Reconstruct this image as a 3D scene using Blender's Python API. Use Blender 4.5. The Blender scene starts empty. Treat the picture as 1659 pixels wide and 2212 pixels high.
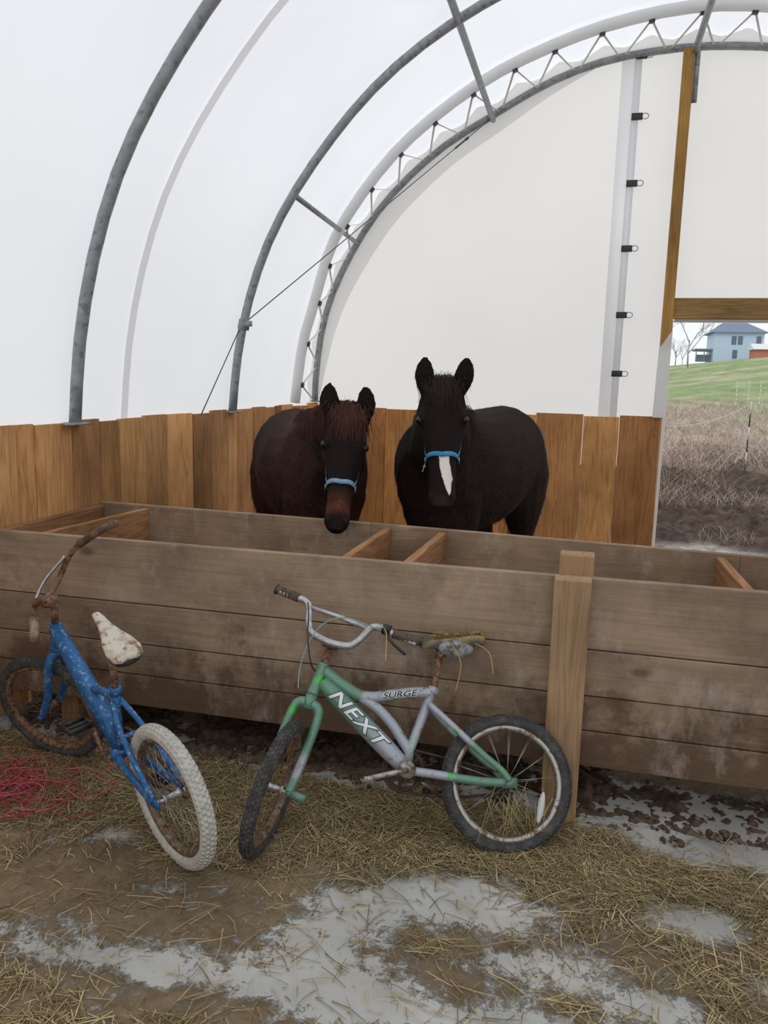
import bpy, bmesh, math, random
import numpy as np
from mathutils import Vector, Matrix, noise
random.seed(7)
scene=bpy.context.scene
COL=scene.collection
V=Vector
def lin(c):
    r=[]
    for x in c[:3]:
        x=x/255.
        r.append(x/12.92 if x<=.04045 else ((x+.055)/1.055)**2.4)
    return tuple(r)
def smooth(a,b,x):
    t=max(0,min(1,(x-a)/(b-a)));return t*t*(3-2*t)
def lerpi(x,xs,ys):
    return float(np.interp(x,xs,ys))
# ------------------------------------------------------------ mesh builder
class MB:
    def __init__(s): s.v=[];s.f=[];s.m=[];s.c=[]
    def add(s,vs,fs,mi=0,col=(1,1,1)):
        o=len(s.v);s.v+= [tuple(p) for p in vs]
        for f in fs: s.f.append(tuple(i+o for i in f));s.m.append(mi)
        s.c+=[col]*len(vs) if not isinstance(col,list) else col
    def box(s,c,size,rot=None,mi=0,col=(1,1,1)):
        h=[x/2 for x in size];vs=[]
        for x in(-1,1):
            for y in(-1,1):
                for z in(-1,1):
                    p=V((x*h[0],y*h[1],z*h[2]))
                    if rot is not None:p=rot@p
                    vs.append(p+V(c))
        s.add(vs,[(0,1,3,2),(4,6,7,5),(0,4,5,1),(2,3,7,6),(0,2,6,4),(1,5,7,3)],mi,col)
    def bbox(s,a,b,mi=0,col=(1,1,1)):
        s.box([(a[i]+b[i])/2 for i in range(3)],[abs(b[i]-a[i]) for i in range(3)],None,mi,col)
    def loft(s,rings,mi=0,col=(1,1,1),cap=True,closed=False):
        n=len(rings[0]);vs=[p for r in rings for p in r];fs=[]
        m=len(rings)
        for i in range(m if closed else m-1):
            j=(i+1)%m
            for k in range(n):
                k2=(k+1)%n
                fs.append((i*n+k,i*n+k2,j*n+k2,j*n+k))
        if cap and not closed:
            fs.append(tuple(range(n-1,-1,-1)));fs.append(tuple((m-1)*n+k for k in range(n)))
        s.add(vs,fs,mi,col)
    def tube(s,pts,r,n=10,mi=0,col=(1,1,1),closed=False,cap=True,flat=1.0,up=None):
        pts=[V(p) for p in pts];m=len(pts)
        if not hasattr(r,'__len__'): r=[r]*m
        T=[]
        for i in range(m):
            if closed:t=pts[(i+1)%m]-pts[i-1]
            else:t=pts[min(i+1,m-1)]-pts[max(i-1,0)]
            T.append(t.normalized() if t.length>1e-9 else V((0,0,1)))
        a=V(up) if up is not None else (V((0,0,1)) if abs(T[0].z)<.9 else V((1,0,0)))
        N=(a-T[0]*a.dot(T[0])).normalized();rings=[]
        for i in range(m):
            N=(N-T[i]*N.dot(T[i]))
            N=N.normalized() if N.length>1e-6 else T[i].orthogonal().normalized()
            B=T[i].cross(N)
            rings.append([pts[i]+(N*math.cos(2*math.pi*k/n)*flat+B*math.sin(2*math.pi*k/n))*r[i] for k in range(n)])
        s.loft(rings,mi,col,cap,closed)
    def ell(s,c,rad,rot=None,nu=16,nv=10,mi=0,col=(1,1,1)):
        vs=[];fs=[];c=V(c)
        if not hasattr(rad,'__len__'):rad=(rad,)*3
        for j in range(1,nv):
            a=math.pi*j/nv
            for i in range(nu):
                b=2*math.pi*i/nu
                p=V((rad[0]*math.sin(a)*math.cos(b),rad[1]*math.sin(a)*math.sin(b),rad[2]*math.cos(a)))
                vs.append((rot@p if rot is not None else p)+c)
        t=V((0,0,rad[2]));bm_=V((0,0,-rad[2]))
        vs.append((rot@t if rot is not None else t)+c);vs.append((rot@bm_ if rot is not None else bm_)+c)
        T=len(vs)-2
        for j in range(nv-2):
            for i in range(nu):
                i2=(i+1)%nu;fs.append((j*nu+i,(j+1)*nu+i,(j+1)*nu+i2,j*nu+i2))
        for i in range(nu):
            i2=(i+1)%nu;fs.append((T,i,i2));fs.append((T+1,(nv-2)*nu+i2,(nv-2)*nu+i))
        s.add(vs,fs,mi,col)
    def obj(s,name,mats,parent=None,smooth_=True,bevel=0,**kw):
        me=bpy.data.meshes.new(name);me.from_pydata(s.v,[],s.f)
        me.polygons.foreach_set('material_index',s.m)
        me.polygons.foreach_set('use_smooth',[smooth_]*len(s.f))
        ca=me.color_attributes.new('Col','FLOAT_COLOR','POINT')
        arr=np.ones((len(s.v),4),dtype=np.float32);arr[:,:3]=np.array([c[:3] for c in s.c],dtype=np.float32)
        ca.data.foreach_set('color',arr.ravel())
        for m in (mats if isinstance(mats,(list,tuple)) else [mats]): me.materials.append(m)
        me.update()
        o=bpy.data.objects.new(name,me);COL.objects.link(o)
        if parent:o.parent=parent
        if bevel:
            b=o.modifiers.new('b','BEVEL');b.width=bevel;b.segments=2;b.limit_method='ANGLE'
        for k,v in kw.items():o[k]=v
        return o
def empty(name,loc=(0,0,0),**kw):
    o=bpy.data.objects.new(name,None);COL.objects.link(o);o.location=loc;o.empty_display_size=.1
    for k,v in kw.items():o[k]=v
    return o
def catmull(pts,n=8,closed=False):
    pts=[V(p) for p in pts];m=len(pts);out=[]
    rng=range(m) if closed else range(m-1)
    for i in rng:
        if closed:p0,p1,p2,p3=pts[i-1],pts[i],pts[(i+1)%m],pts[(i+2)%m]
        else:p0,p1,p2,p3=pts[max(i-1,0)],pts[i],pts[i+1],pts[min(i+2,m-1)]
        for k in range(n):
            t=k/n
            out.append(.5*((2*p1)+(p2-p0)*t+(2*p0-5*p1+4*p2-p3)*t*t+(3*p1-p0-3*p2+p3)*t**3))
    if not closed: out.append(pts[-1])
    return out
# ------------------------------------------------------------ materials
def newmat(name):
    m=bpy.data.materials.new(name);m.use_nodes=True;nt=m.node_tree
    for n in list(nt.nodes): nt.nodes.remove(n)
    out=nt.nodes.new('ShaderNodeOutputMaterial');b=nt.nodes.new('ShaderNodeBsdfPrincipled')
    nt.links.new(b.outputs[0],out.inputs[0]);return m,nt,b,out
def N(nt,t,**kw):
    n=nt.nodes.new(t)
    for k,v in kw.items():
        if k in n.inputs: n.inputs[k].default_value=v
        else: setattr(n,k,v)
    return n
def mix(nt,fac,a,b,blend='MIX'):
    n=nt.nodes.new('ShaderNodeMix');n.data_type='RGBA';n.blend_type=blend
    for s,val in ((0,fac),(6,a),(7,b)):
        if isinstance(val,bpy.types.NodeSocket): nt.links.new(val,n.inputs[s])
        else: n.inputs[s].default_value=(val if s==0 else (*val[:3],1))
    return n.outputs[2]
def ramp(nt,src,a,b,ca=(0,0,0),cb=(1,1,1)):
    n=nt.nodes.new('ShaderNodeValToRGB');e=n.color_ramp.elements
    e[0].position=a;e[1].position=b;e[0].color=(*ca,1);e[1].color=(*cb,1)
    nt.links.new(src,n.inputs[0]);return n.outputs[0]
def bump(nt,b,src,strength=.3,dist=.01):
    n=nt.nodes.new('ShaderNodeBump');n.inputs['Strength'].default_value=strength;n.inputs['Distance'].default_value=dist
    nt.links.new(src,n.inputs['Height']);nt.links.new(n.outputs[0],b.inputs['Normal'])
def math_(nt,op,a,b=None):
    n=nt.nodes.new('ShaderNodeMath');n.operation=op
    for i,x in enumerate((a,b)):
        if x is None: continue
        if isinstance(x,bpy.types.NodeSocket): nt.links.new(x,n.inputs[i])
        else:n.inputs[i].default_value=x
    return n.outputs[0]
def simple(name,c,rough=.5,metal=0,c2=None,scale=20,lo=.45,hi=.6,bmp=0,usecol=False,spec=.5,c3=None,scale3=80,bd=.005):
    m,nt,b,out=newmat(name)
    tc=N(nt,'ShaderNodeTexCoord')
    col=None
    ns=N(nt,'ShaderNodeTexNoise',Scale=scale,Detail=6.0,Roughness=.6);nt.links.new(tc.outputs['Object'],ns.inputs['Vector'])
    base=lin(c)
    if c2 is not None:
        f=ramp(nt,ns.outputs[0],lo,hi);col=mix(nt,f,base,lin(c2))
    if c3 is not None:
        n3=N(nt,'ShaderNodeTexNoise',Scale=scale3,Detail=4.0);nt.links.new(tc.outputs['Object'],n3.inputs['Vector'])
        f3=ramp(nt,n3.outputs[0],.55,.65);col=mix(nt,f3,col if col is not None else base,lin(c3))
    if usecol:
        at=N(nt,'ShaderNodeAttribute');at.attribute_name='Col'
        col=mix(nt,1.0,col if col is not None else base,at.outputs['Color'],'MULTIPLY')
    if col is not None: nt.links.new(col,b.inputs['Base Color'])
    else: b.inputs['Base Color'].default_value=(*base,1)
    b.inputs['Roughness'].default_value=rough;b.inputs['Metallic'].default_value=metal
    b.inputs['Specular IOR Level'].default_value=spec
    if bmp: bump(nt,b,ns.outputs[0],bmp,bd)
    return m
def wood(name,c1,c2,axis='z',rough=.75,knots=True,dirt=None,dirtlo=.5,dirthi=.7,smear=None,grain=.45,gs=(9.0,55.0,.07)):
    m,nt,b,out=newmat(name)
    tc=N(nt,'ShaderNodeTexCoord');at=N(nt,'ShaderNodeAttribute');at.attribute_name='Col'
    sc=N(nt,'ShaderNodeVectorMath',operation='SCALE');sc.inputs['Scale'].default_value=37.0
    nt.links.new(at.outputs['Color'],sc.inputs[0])
    ad=N(nt,'ShaderNodeVectorMath',operation='ADD');nt.links.new(tc.outputs['Object'],ad.inputs[0]);nt.links.new(sc.outputs[0],ad.inputs[1])
    st_=gs[2]
    mp=N(nt,'ShaderNodeMapping');s={'z':(1,1,st_),'x':(st_,1,1),'y':(1,st_,1)}[axis];mp.inputs['Scale'].default_value=s
    nt.links.new(ad.outputs[0],mp.inputs[0])
    n1=N(nt,'ShaderNodeTexNoise',Scale=gs[0],Detail=5.0,Distortion=.8);nt.links.new(mp.outputs[0],n1.inputs['Vector'])
    si=math_(nt,'SINE',math_(nt,'MULTIPLY',n1.outputs[0],gs[1]))
    n2=N(nt,'ShaderNodeTexNoise',Scale=90.0,Detail=5.0);nt.links.new(mp.outputs[0],n2.inputs['Vector'])
    f1=ramp(nt,si,.0,1.0)
    f2=ramp(nt,n2.outputs[0],.3,.7)
    fm=mix(nt,grain,f1,f2)
    col=mix(nt,fm,lin(c1),lin(c2))
    n3=N(nt,'ShaderNodeTexNoise',Scale=2.3,Detail=5.0);nt.links.new(ad.outputs[0],n3.inputs['Vector'])
    f3=ramp(nt,n3.outputs[0],.32,.7,(.68,.66,.64),(1.16,1.14,1.10));col=mix(nt,1.0,col,f3,'MULTIPLY')
    if knots:
        mk=N(nt,'ShaderNodeMapping');mk.inputs['Scale'].default_value={'z':(1,1,.55),'x':(.55,1,1),'y':(1,.55,1)}[axis];nt.links.new(ad.outputs[0],mk.inputs[0])
        vo=N(nt,'ShaderNodeTexVoronoi',Scale=3.6);nt.links.new(mk.outputs[0],vo.inputs['Vector'])
        fk=ramp(nt,vo.outputs['Distance'],.04,.10,(.85,)*3,(0,0,0))
        col=mix(nt,fk,col,tuple(x*.3 for x in lin(c1)))
    col=mix(nt,1.0,col,at.outputs['Color'],'MULTIPLY')
    if dirt is not None:
        n4=N(nt,'ShaderNodeTexNoise',Scale=3.4,Detail=9.0,Roughness=.72);nt.links.new(tc.outputs['Object'],n4.inputs['Vector'])
        f4=ramp(nt,n4.outputs[0],dirtlo,dirthi,(0,0,0),(.85,.85,.85));col=mix(nt,f4,col,lin(dirt))
        sx_=N(nt,'ShaderNodeSeparateXYZ');nt.links.new(tc.outputs['Object'],sx_.inputs[0])
        n6=N(nt,'ShaderNodeTexNoise',Scale=7.0,Detail=9.0,Roughness=.72);nt.links.new(tc.outputs['Object'],n6.inputs['Vector'])
        lowz=math_(nt,'SUBTRACT',math_(nt,'MULTIPLY',n6.outputs[0],1.7),math_(nt,'MULTIPLY',sx_.outputs[2],1.15))
        f6=ramp(nt,lowz,.20,.52,(0,0,0),(.85,.85,.85));col=mix(nt,f6,col,lin((96,76,60)))
    if smear is not None:
        mq=N(nt,'ShaderNodeMapping');mq.inputs['Scale'].default_value=(1.5,1.5,.8);mq.inputs['Location'].default_value=(3.3,1,2);nt.links.new(tc.outputs['Object'],mq.inputs[0])
        n5=N(nt,'ShaderNodeTexNoise',Scale=3.4,Detail=9.0,Roughness=.72);nt.links.new(mq.outputs[0],n5.inputs['Vector'])
        f5=ramp(nt,n5.outputs[0],.54,.75,(0,0,0),(.8,.8,.8));col=mix(nt,f5,col,lin(smear))
    nt.links.new(col,b.inputs['Base Color']);b.inputs['Roughness'].default_value=rough;b.inputs['Specular IOR Level'].default_value=.2
    bump(nt,b,fm,.3,.003);return m
def fabric(name,c,em,trans=.6):
    m,nt,b,out=newmat(name);nt.nodes.remove(b)
    tc=N(nt,'ShaderNodeTexCoord');ns=N(nt,'ShaderNodeTexNoise',Scale=.8,Detail=3.0);nt.links.new(tc.outputs['Object'],ns.inputs['Vector'])
    cc=mix(nt,ramp(nt,ns.outputs[0],.3,.7),tuple(x*.95 for x in lin(c)),lin(c))
    d=N(nt,'ShaderNodeBsdfDiffuse');t=N(nt,'ShaderNodeBsdfTranslucent');e=N(nt,'ShaderNodeEmission',Strength=em)  # emission puts a daylight glow into the cloth itself, though it is no lamp
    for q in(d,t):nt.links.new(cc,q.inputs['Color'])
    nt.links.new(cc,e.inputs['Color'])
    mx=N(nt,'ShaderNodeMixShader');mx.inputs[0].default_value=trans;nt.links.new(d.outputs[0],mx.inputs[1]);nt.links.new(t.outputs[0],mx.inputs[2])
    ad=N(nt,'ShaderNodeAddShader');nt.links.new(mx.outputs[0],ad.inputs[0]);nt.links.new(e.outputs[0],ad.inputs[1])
    nt.links.new(ad.outputs[0],out.inputs[0]);return m
M={}
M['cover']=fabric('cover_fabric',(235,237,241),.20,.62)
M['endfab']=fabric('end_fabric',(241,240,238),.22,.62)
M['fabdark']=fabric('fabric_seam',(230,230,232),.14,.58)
M['fabgrey']=fabric('seam_and_shade_fabric',(226,225,225),.13,.52)  # grey for the real seam strip and for the painted shade arc
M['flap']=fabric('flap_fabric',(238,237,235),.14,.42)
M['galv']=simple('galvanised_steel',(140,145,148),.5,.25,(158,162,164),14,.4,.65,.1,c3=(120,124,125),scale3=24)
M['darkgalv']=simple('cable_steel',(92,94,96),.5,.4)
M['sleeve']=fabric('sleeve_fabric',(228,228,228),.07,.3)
M['strap']=simple('strap_webbing',(222,217,208),.85)
M['buckle']=simple('buckle_black',(46,44,46),.45)
M['wallwood']=wood('barn_board_wood',(220,172,122),(184,134,88),'z',.7)
M['bunkwood']=wood('weathered_plank_wood',(178,158,138),(156,136,117),'x',.8,True,(120,102,86),.47,.68,(188,178,168),.6,(6.0,38.0,.045))
M['bunkin']=wood('divider_wood',(176,132,94),(142,100,66),'y',.8)
M['postwood']=wood('treated_post_wood',(188,158,126),(162,130,98),'z',.75)
M['beamwood']=wood('treated_beam_wood',(178,146,98),(150,118,74),'x',.75)
M['beamz']=wood('treated_upright_wood',(190,148,86),(160,120,64),'z',.75)
# ------------------------------------------------------------ camera
th=math.radians(13.8);ph=math.radians(9.4);ro=math.radians(1.5)
F=V((-math.sin(th)*math.cos(ph),math.cos(th)*math.cos(ph),-math.sin(ph)))
R0=V((math.cos(th),math.sin(th),0));U0=R0.cross(F)
R=R0*math.cos(ro)+U0*math.sin(ro);U=U0*math.cos(ro)-R0*math.sin(ro)
cam=bpy.data.cameras.new('camera');co=bpy.data.objects.new('camera',cam);COL.objects.link(co)
co.matrix_world=Matrix(((R.x,U.x,-F.x,0),(R.y,U.y,-F.y,0),(R.z,U.z,-F.z,1.65),(0,0,0,1)))
cam.sensor_fit='VERTICAL';cam.sensor_height=24.0;cam.lens=1720/2212*24.0;cam.clip_start=.05;cam.clip_end=600
scene.camera=co
scene.view_settings.view_transform='Standard'
# ------------------------------------------------------------ world
w=bpy.data.worlds.new('overcast');scene.world=w;w.use_nodes=True;nt=w.node_tree
bg=nt.nodes['Background']
tc=nt.nodes.new('ShaderNodeTexCoord');sp=nt.nodes.new('ShaderNodeSeparateXYZ');nt.links.new(tc.outputs['Generated'],sp.inputs[0])
rp=nt.nodes.new('ShaderNodeValToRGB');rp.color_ramp.elements[0].position=0;rp.color_ramp.elements[0].color=(.86,.90,.96,1)
rp.color_ramp.elements[1].position=.6;rp.color_ramp.elements[1].color=(.97,.98,1,1)
nt.links.new(sp.outputs[2],rp.inputs[0]);nt.links.new(rp.outputs[0],bg.inputs[0]);bg.inputs[1].default_value=1.08
sun=bpy.data.lights.new('sun','SUN');sun.energy=.6;sun.angle=math.radians(25);so=bpy.data.objects.new('sun',sun);COL.objects.link(so)
so.rotation_euler=(math.radians(40),math.radians(-25),0)
# ------------------------------------------------------------ hoop profiles (left half, mirrored about x=.72)
RP=[(-2.62,1.38),(-2.575,1.80),(-2.48,2.22),(-2.33,2.62),(-2.12,2.98),(-1.84,3.34),(-1.56,3.63),(-1.22,3.89),(-.8,4.12),(-.35,4.29),(.15,4.38),(.72,4.41)]
SP=[(-2.63,1.42),(-2.56,1.95),(-2.45,2.33),(-2.28,2.86),(-1.95,3.35),(-1.54,3.76),(-.93,4.16),(-.26,4.42),(.29,4.54),(.76,4.58)]
EP=[(-2.67,1.42),(-2.655,1.75),(-2.58,2.23),(-2.40,2.70),(-2.03,3.28),(-1.51,3.76),(-.98,4.07),(-.44,4.34),(.10,4.49),(.72,4.54)]
CX=.72
def full(P,n=48):
    pts=catmull([(x,0,z) for x,z in P],6)
    pts[-1].x=CX
    pts=pts+[V((2*CX-p.x,0,p.z)) for p in reversed(pts[:-1])]
    d=[0]
    for a,b in zip(pts,pts[1:]):d.append(d[-1]+(b-a).length)
    s=np.linspace(0,d[-1],n)
    return [V((float(np.interp(t,d,[p.x for p in pts])),0,float(np.interp(t,d,[p.z for p in pts])))) for t in s]
RF,SF,EF=full(RP),full(SP),full(EP)
def off(P,k):
    out=[]
    for i,p in enumerate(P):
        kk=k[i] if hasattr(k,'__len__') else k
        t=(P[min(i+1,len(P)-1)]-P[max(i-1,0)]).normalized();n=V((-t.z,0,t.x))
        out.append(p+n*kk)
    return out
# cover
b=MB();ys=[-4,-2.5,-.2,1.76,2.7,3.73,4.7,5.7,6.4,7.1,7.5,7.86];rings=[]
RC,SC,EC=off(RF,.05),off(SF,.075),off(EF,.05)
for y in ys:
    if y<=5.7:P=RC
    elif y<=7.1:
        t=(y-5.7)/1.4;P=[a.lerp(c,t) for a,c in zip(RC,SC)]
    else:
        t=(y-7.1)/.69;P=[a.lerp(c,min(t,1)) for a,c in zip(SC,EC)]
    L=[V((P[0].x-.01,y,0.05)),V((P[0].x-.01,y,.7)),V((P[0].x-.005,y,1.2))]+[V((p.x,y,p.z)) for p in P]+[V((P[-1].x+.005,y,1.2)),V((P[-1].x+.01,y,.7)),V((P[-1].x+.01,y,.05))]
    rings.append(L)
n=len(rings[0]);vs=[p for r in rings for p in r]
fs=[(i*n+k,i*n+k+1,(i+1)*n+k+1,(i+1)*n+k) for i in range(len(rings)-1) for k in range(n-1)]
b.add(vs,fs);b.obj('ceiling',M['cover'],kind='structure')
b=MB();P=off(RF,.035);
vs=[V((p.x,y,p.z)) for y in(4.22,4.29) for p in P];n=len(P)
b.add(vs,[(k,k+1,n+k+1,n+k) for k in range(n-1)]);b.obj('trim_1',M['fabgrey'],kind='structure')
for y,P in((-.2,RF),(1.76,RF),(3.73,RF),(5.70,RF),(7.79,EF)):
    b=MB();b.tube([V((p.x,y,p.z)) for p in P],.032,12)
    if y>3:
        b.box((P[0].x+.01,y,P[0].z),(.10,.10,.012));b.box((P[0].x+.03,y-.07,P[0].z-.0),(.05,.09,.01))
    b.obj('roof_hoop',M['galv'],label='grey galvanised steel hoop pipe holding up the white cover',category='pipe',group='galvanised roof hoops')
b=MB();b.tube([V((p.x,7.1,p.z)) for p in SF],.047,12);
b.obj('fabric_sleeve',M['sleeve'],label='white fabric sleeve wrapped around the last hoop pipe',category='fabric sleeve')
def pipe(nm,a,c,r,lab,cat='pipe',mat='galv',n=10,grp=None):
    b=MB();b.tube([V(a),V(a).lerp(V(c),.5),V(c)],r,n);o=b.obj(nm,M[mat],label=lab,category=cat)
    if grp:o['group']=grp
    return o
pipe('purlin_pipe',(-.97,-3.9,4.0),(-.98,7.79,4.03),.026,'straight galvanised purlin pipe joining the roof hoops',grp='purlin pipes')
pipe('purlin_pipe',(-2.13,5.7,2.95),(-2.25,7.79,2.96),.020,'straight galvanised purlin pipe joining the roof hoops',grp='purlin pipes')
pipe('purlin_pipe',(.72,-3.9,4.36),(.72,7.79,4.48),.026,'straight galvanised purlin pipe joining the roof hoops',grp='purlin pipes')
pipe('brace_cable',(-2.50,5.7,2.06),(-1.0,7.76,4.03),.004,'thin steel bracing cable running up to the end hoop','cable','darkgalv',6,'steel bracing cables')
pipe('brace_cable',(-2.55,5.7,2.02),(-2.58,5.1,1.38),.004,'thin steel bracing cable running down to the board wall','cable','darkgalv',6,'steel bracing cables')
b=MB();b.tube([(-2.53,5.7,2.0),(-2.515,5.7,2.07)],.044,12);b.box((-2.47,5.66,2.04),(.05,.03,.04))
b.obj('pipe_clamp',M['galv'],label='steel clamp on a hoop pipe holding the cable',category='clamp')
b=MB();a0=V((-1.0,7.76,4.03)).lerp(V((-2.50,5.7,2.06)),.12);a1=V((-1.0,7.76,4.03)).lerp(V((-2.50,5.7,2.06)),.17);b.tube([a0,a1],.009,8);b.tube([a0-(a1-a0)*.2,a0],.013,8)
b.obj('turnbuckle',M['darkgalv'],label='small steel turnbuckle tightening the bracing cable',category='turnbuckle')
b=MB();b.box((.745,7.74,4.30),(.045,.012,.46));b.box((.72,7.75,4.30),(.012,.045,.46))
b.obj('angle_bracket',M['galv'],label='galvanised angle bracket hanging from the end hoop by the post',category='bracket')
def ztop(x):
    xs=[p.x for p in EF];zs=[p.z for p in EF];return float(np.interp(x,xs,zs))
b=MB();xs=sorted(set([round(x,3) for x in np.linspace(-2.67,4.11,70)]+[.70,.72,3.1]));
for a,c in zip(xs,xs[1:]):
    mx_=(a+c)/2
    z0=2.40 if .72<=mx_<=3.1 else 0.9
    if ztop(mx_)<z0+.02:continue
    za,zc=max(ztop(a)+.02,z0),max(ztop(c)+.02,z0)
    b.add([(a,7.84,z0),(c,7.84,z0),(c,7.84,zc),(a,7.84,za)],[(0,1,2,3)])
b.obj('wall_back',M['endfab'],kind='structure')
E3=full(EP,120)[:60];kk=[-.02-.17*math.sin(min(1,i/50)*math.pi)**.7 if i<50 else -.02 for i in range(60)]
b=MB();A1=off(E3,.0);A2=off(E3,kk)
vs=[V((p.x,7.828,p.z)) for p in A1]+[V((p.x,7.828,p.z)) for p in A2];b.add(vs,[(k,k+1,60+k+1,60+k) for k in range(50)]);b.obj('shade_arc_strip',M['fabgrey'],kind='structure')  # darker strip paints the shade along the inside of the end hoop
b=MB();P0=[];P1=[]
E2=full(EP,240);S2=full(SP,240);NS=27
for i,(e,s_) in enumerate(zip(E2,S2)):
    ph_=(i/239*NS)%1.0
    fr=.22+.40*(1-abs(ph_-.5)*2)**1.2
    a=V((e.x,7.80,e.z));a2=V((s_.x,7.1,s_.z));nrm=(off([E2[max(i-1,0)],e,E2[min(i+1,239)]],1.0)[1]-e)
    P0.append(a+nrm*.03);P1.append(a.lerp(a2,fr*.75)+nrm*(.03-.02*math.sin(ph_*math.pi)))
vs=P0+P1;n=240
b.add(vs,[(k,k+1,n+k+1,n+k) for k in range(n-1)]);b.obj('lacing_flap',M['flap'],label='scalloped white fabric edge laced around the end hoop',category='fabric flap')
nb=NS
bs=MB()
for j in range(nb):
    i=int(239*(j+.5)/nb);s0=S2[i];t=(S2[min(i+1,239)]-S2[max(i-1,0)]).normalized()
    pS=V((s0.x,7.12,s0.z))-V((-t.z,0,t.x))*.035
    rt=Matrix((t,V((0,1,0)),V((t.z,0,-t.x)))).transposed()
    k=MB();k.box(V((s0.x,7.11,s0.z))-V((-t.z,0,t.x))*.05,(.045,.05,.022),rt)
    k.obj('strap_buckle',M['buckle'],bevel=.003,label='small black ratchet buckle on the lacing strap',category='buckle',group='lacing strap buckles')
    for dj in(-4,4):
        e=E2[max(0,min(239,i+dj))];te=V((e.x,7.77,e.z))
        bs.tube([pS,te],.010,6,flat=.25)
bs.obj('lacing_strap',M['strap'],label='zigzag grey webbing strap lacing the cover to the end hoop',category='strap')
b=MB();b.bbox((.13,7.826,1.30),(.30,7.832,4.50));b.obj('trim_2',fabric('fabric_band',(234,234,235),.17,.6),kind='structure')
b=MB();b.bbox((.235,7.818,1.36),(.30,7.824,4.48));b.obj('trim_5',M['fabdark'],kind='structure')
for z in(4.50,4.00,3.44,2.88,2.295,1.765):
    x=.29-(4.46-z)*.006
    e=empty('strap_clip',(x,7.80,z),label='black strap clip with wire ring on the white fabric band',category='clip',group='strap clips on the fabric band')
    k=MB();k.box((0,0,0),(.095,.03,.055));k.box((-.015,-.017,0),(.03,.006,.05));k.obj('clip_body',M['buckle'],e,bevel=.003)
    k=MB();k.tube([V((.068+.030*math.cos(a),-.005,.024*math.sin(a))) for a in np.linspace(0,6.28,16,endpoint=False)],.003,6,closed=True);k.obj('ring',M['darkgalv'],e)
b=MB();b.bbox((.63,7.70,2.0),(.72,7.78,4.50),col=(.9,.9,.9));b.obj('door_post',M['beamz'],smooth_=False,bevel=.004,label='tall yellowish timber post beside the doorway',category='post')
b=MB();
vs=[(.615,7.70,1.375),(.72,7.70,1.375),(.72,7.78,1.375),(.615,7.78,1.375),(.625,7.695,2.0),(.725,7.695,2.16),(.725,7.785,2.16),(.625,7.785,2.0)]
b.add(vs,[(3,2,1,0),(4,5,6,7),(0,1,5,4),(1,2,6,5),(2,3,7,6),(3,0,4,7)]);b.bbox((.70,7.83,.02),(.735,7.86,2.2))
b.obj('wrapped_post',M['sleeve'],smooth_=False,bevel=.006,label='lower door post wrapped in white fabric',category='post')
b=MB();b.bbox((.72,7.72,2.26),(3.15,7.78,2.44),col=(.85,.85,.85));b.obj('door_header',M['beamwood'],smooth_=False,bevel=.004,label='horizontal timber beam across the top of the doorway',category='beam')
b=MB();b.bbox((.74,7.80,2.235),(3.15,7.83,2.42));b.obj('trim_3',M['sleeve'],kind='structure')
b=MB();b.bbox((3.10,7.70,0),(3.19,7.79,3.4),col=(.9,.9,.9));b.obj('door_post',M['beamz'],smooth_=False,label='tall yellowish timber post beside the doorway',category='post')
# ------------------------------------------------------------ board walls
def tint(base=1.0,var=.12,warm=0):
    k=base*(1+random.uniform(-var,var*.9));wm=max(0,warm*random.uniform(.55,1.25));return (k*random.uniform(.98,1.05),k*(1-.15*wm),k*random.uniform(.86,1.05)*(1-.34*wm))
def boards(name,a,c,zt,axis,base=1.0,widths=None,gap=.004,warm=0,special={},gaps=None,warmf=None):
    b=MB();p=a;i=0
    while p<c-.01:
        wd=min((widths[i%len(widths)] if widths else random.uniform(.13,.26)),c-p)
        g=gaps[i%len(gaps)] if gaps else gap*random.choice([.4,.7,1,1,2.2])
        z=zt(p)+random.uniform(-.012,.012);d=random.uniform(-.006,.006)
        cl=tint(base,.34,warmf(p) if warmf else warm)
        for (s0,s1),kk in special.items():
            if s0<p+wd/2<s1: cl=tuple(q*kk for q in (1,.96,.88))
        if axis=='y':
            b.bbox((-2.655+d,p+g/2,.002),(-2.63+d,p+wd-g/2,z),col=cl)
        elif axis=='yr':b.bbox((4.07+d,p+g/2,.002),(4.095+d,p+wd-g/2,z),col=cl)
        else:b.bbox((p+g/2,7.79+d,.002),(p+wd-g/2,7.815+d,z),col=cl)
        p+=wd;i+=1
    return b.obj(name,M['wallwood'],smooth_=False,kind='structure')
boards('wall_left',-3.9,7.80,lambda y:1.375+.003*y,'y',.90,widths=[.27,.24,.12,.30,.26,.19,.29],gap=.010,special={(4.65,5.15):1.35,(3.3,3.6):1.0},warmf=lambda y:.15+smooth(5.3,7.5,y)*.6)  # special: lighter boards stand in for a patch of spilled light
boards('wall_end',-2.63,.705,lambda x:1.37,'x',.82,widths=[.38,.33,.42,.36,.40,.30,.44,.33,.36],gaps=[.003,.004,.003,.009,.003,.004,.003,.008,.003],warm=.85)
boards('wall_right',-3.9,7.80,lambda y:1.38,'yr',.85)
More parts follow.
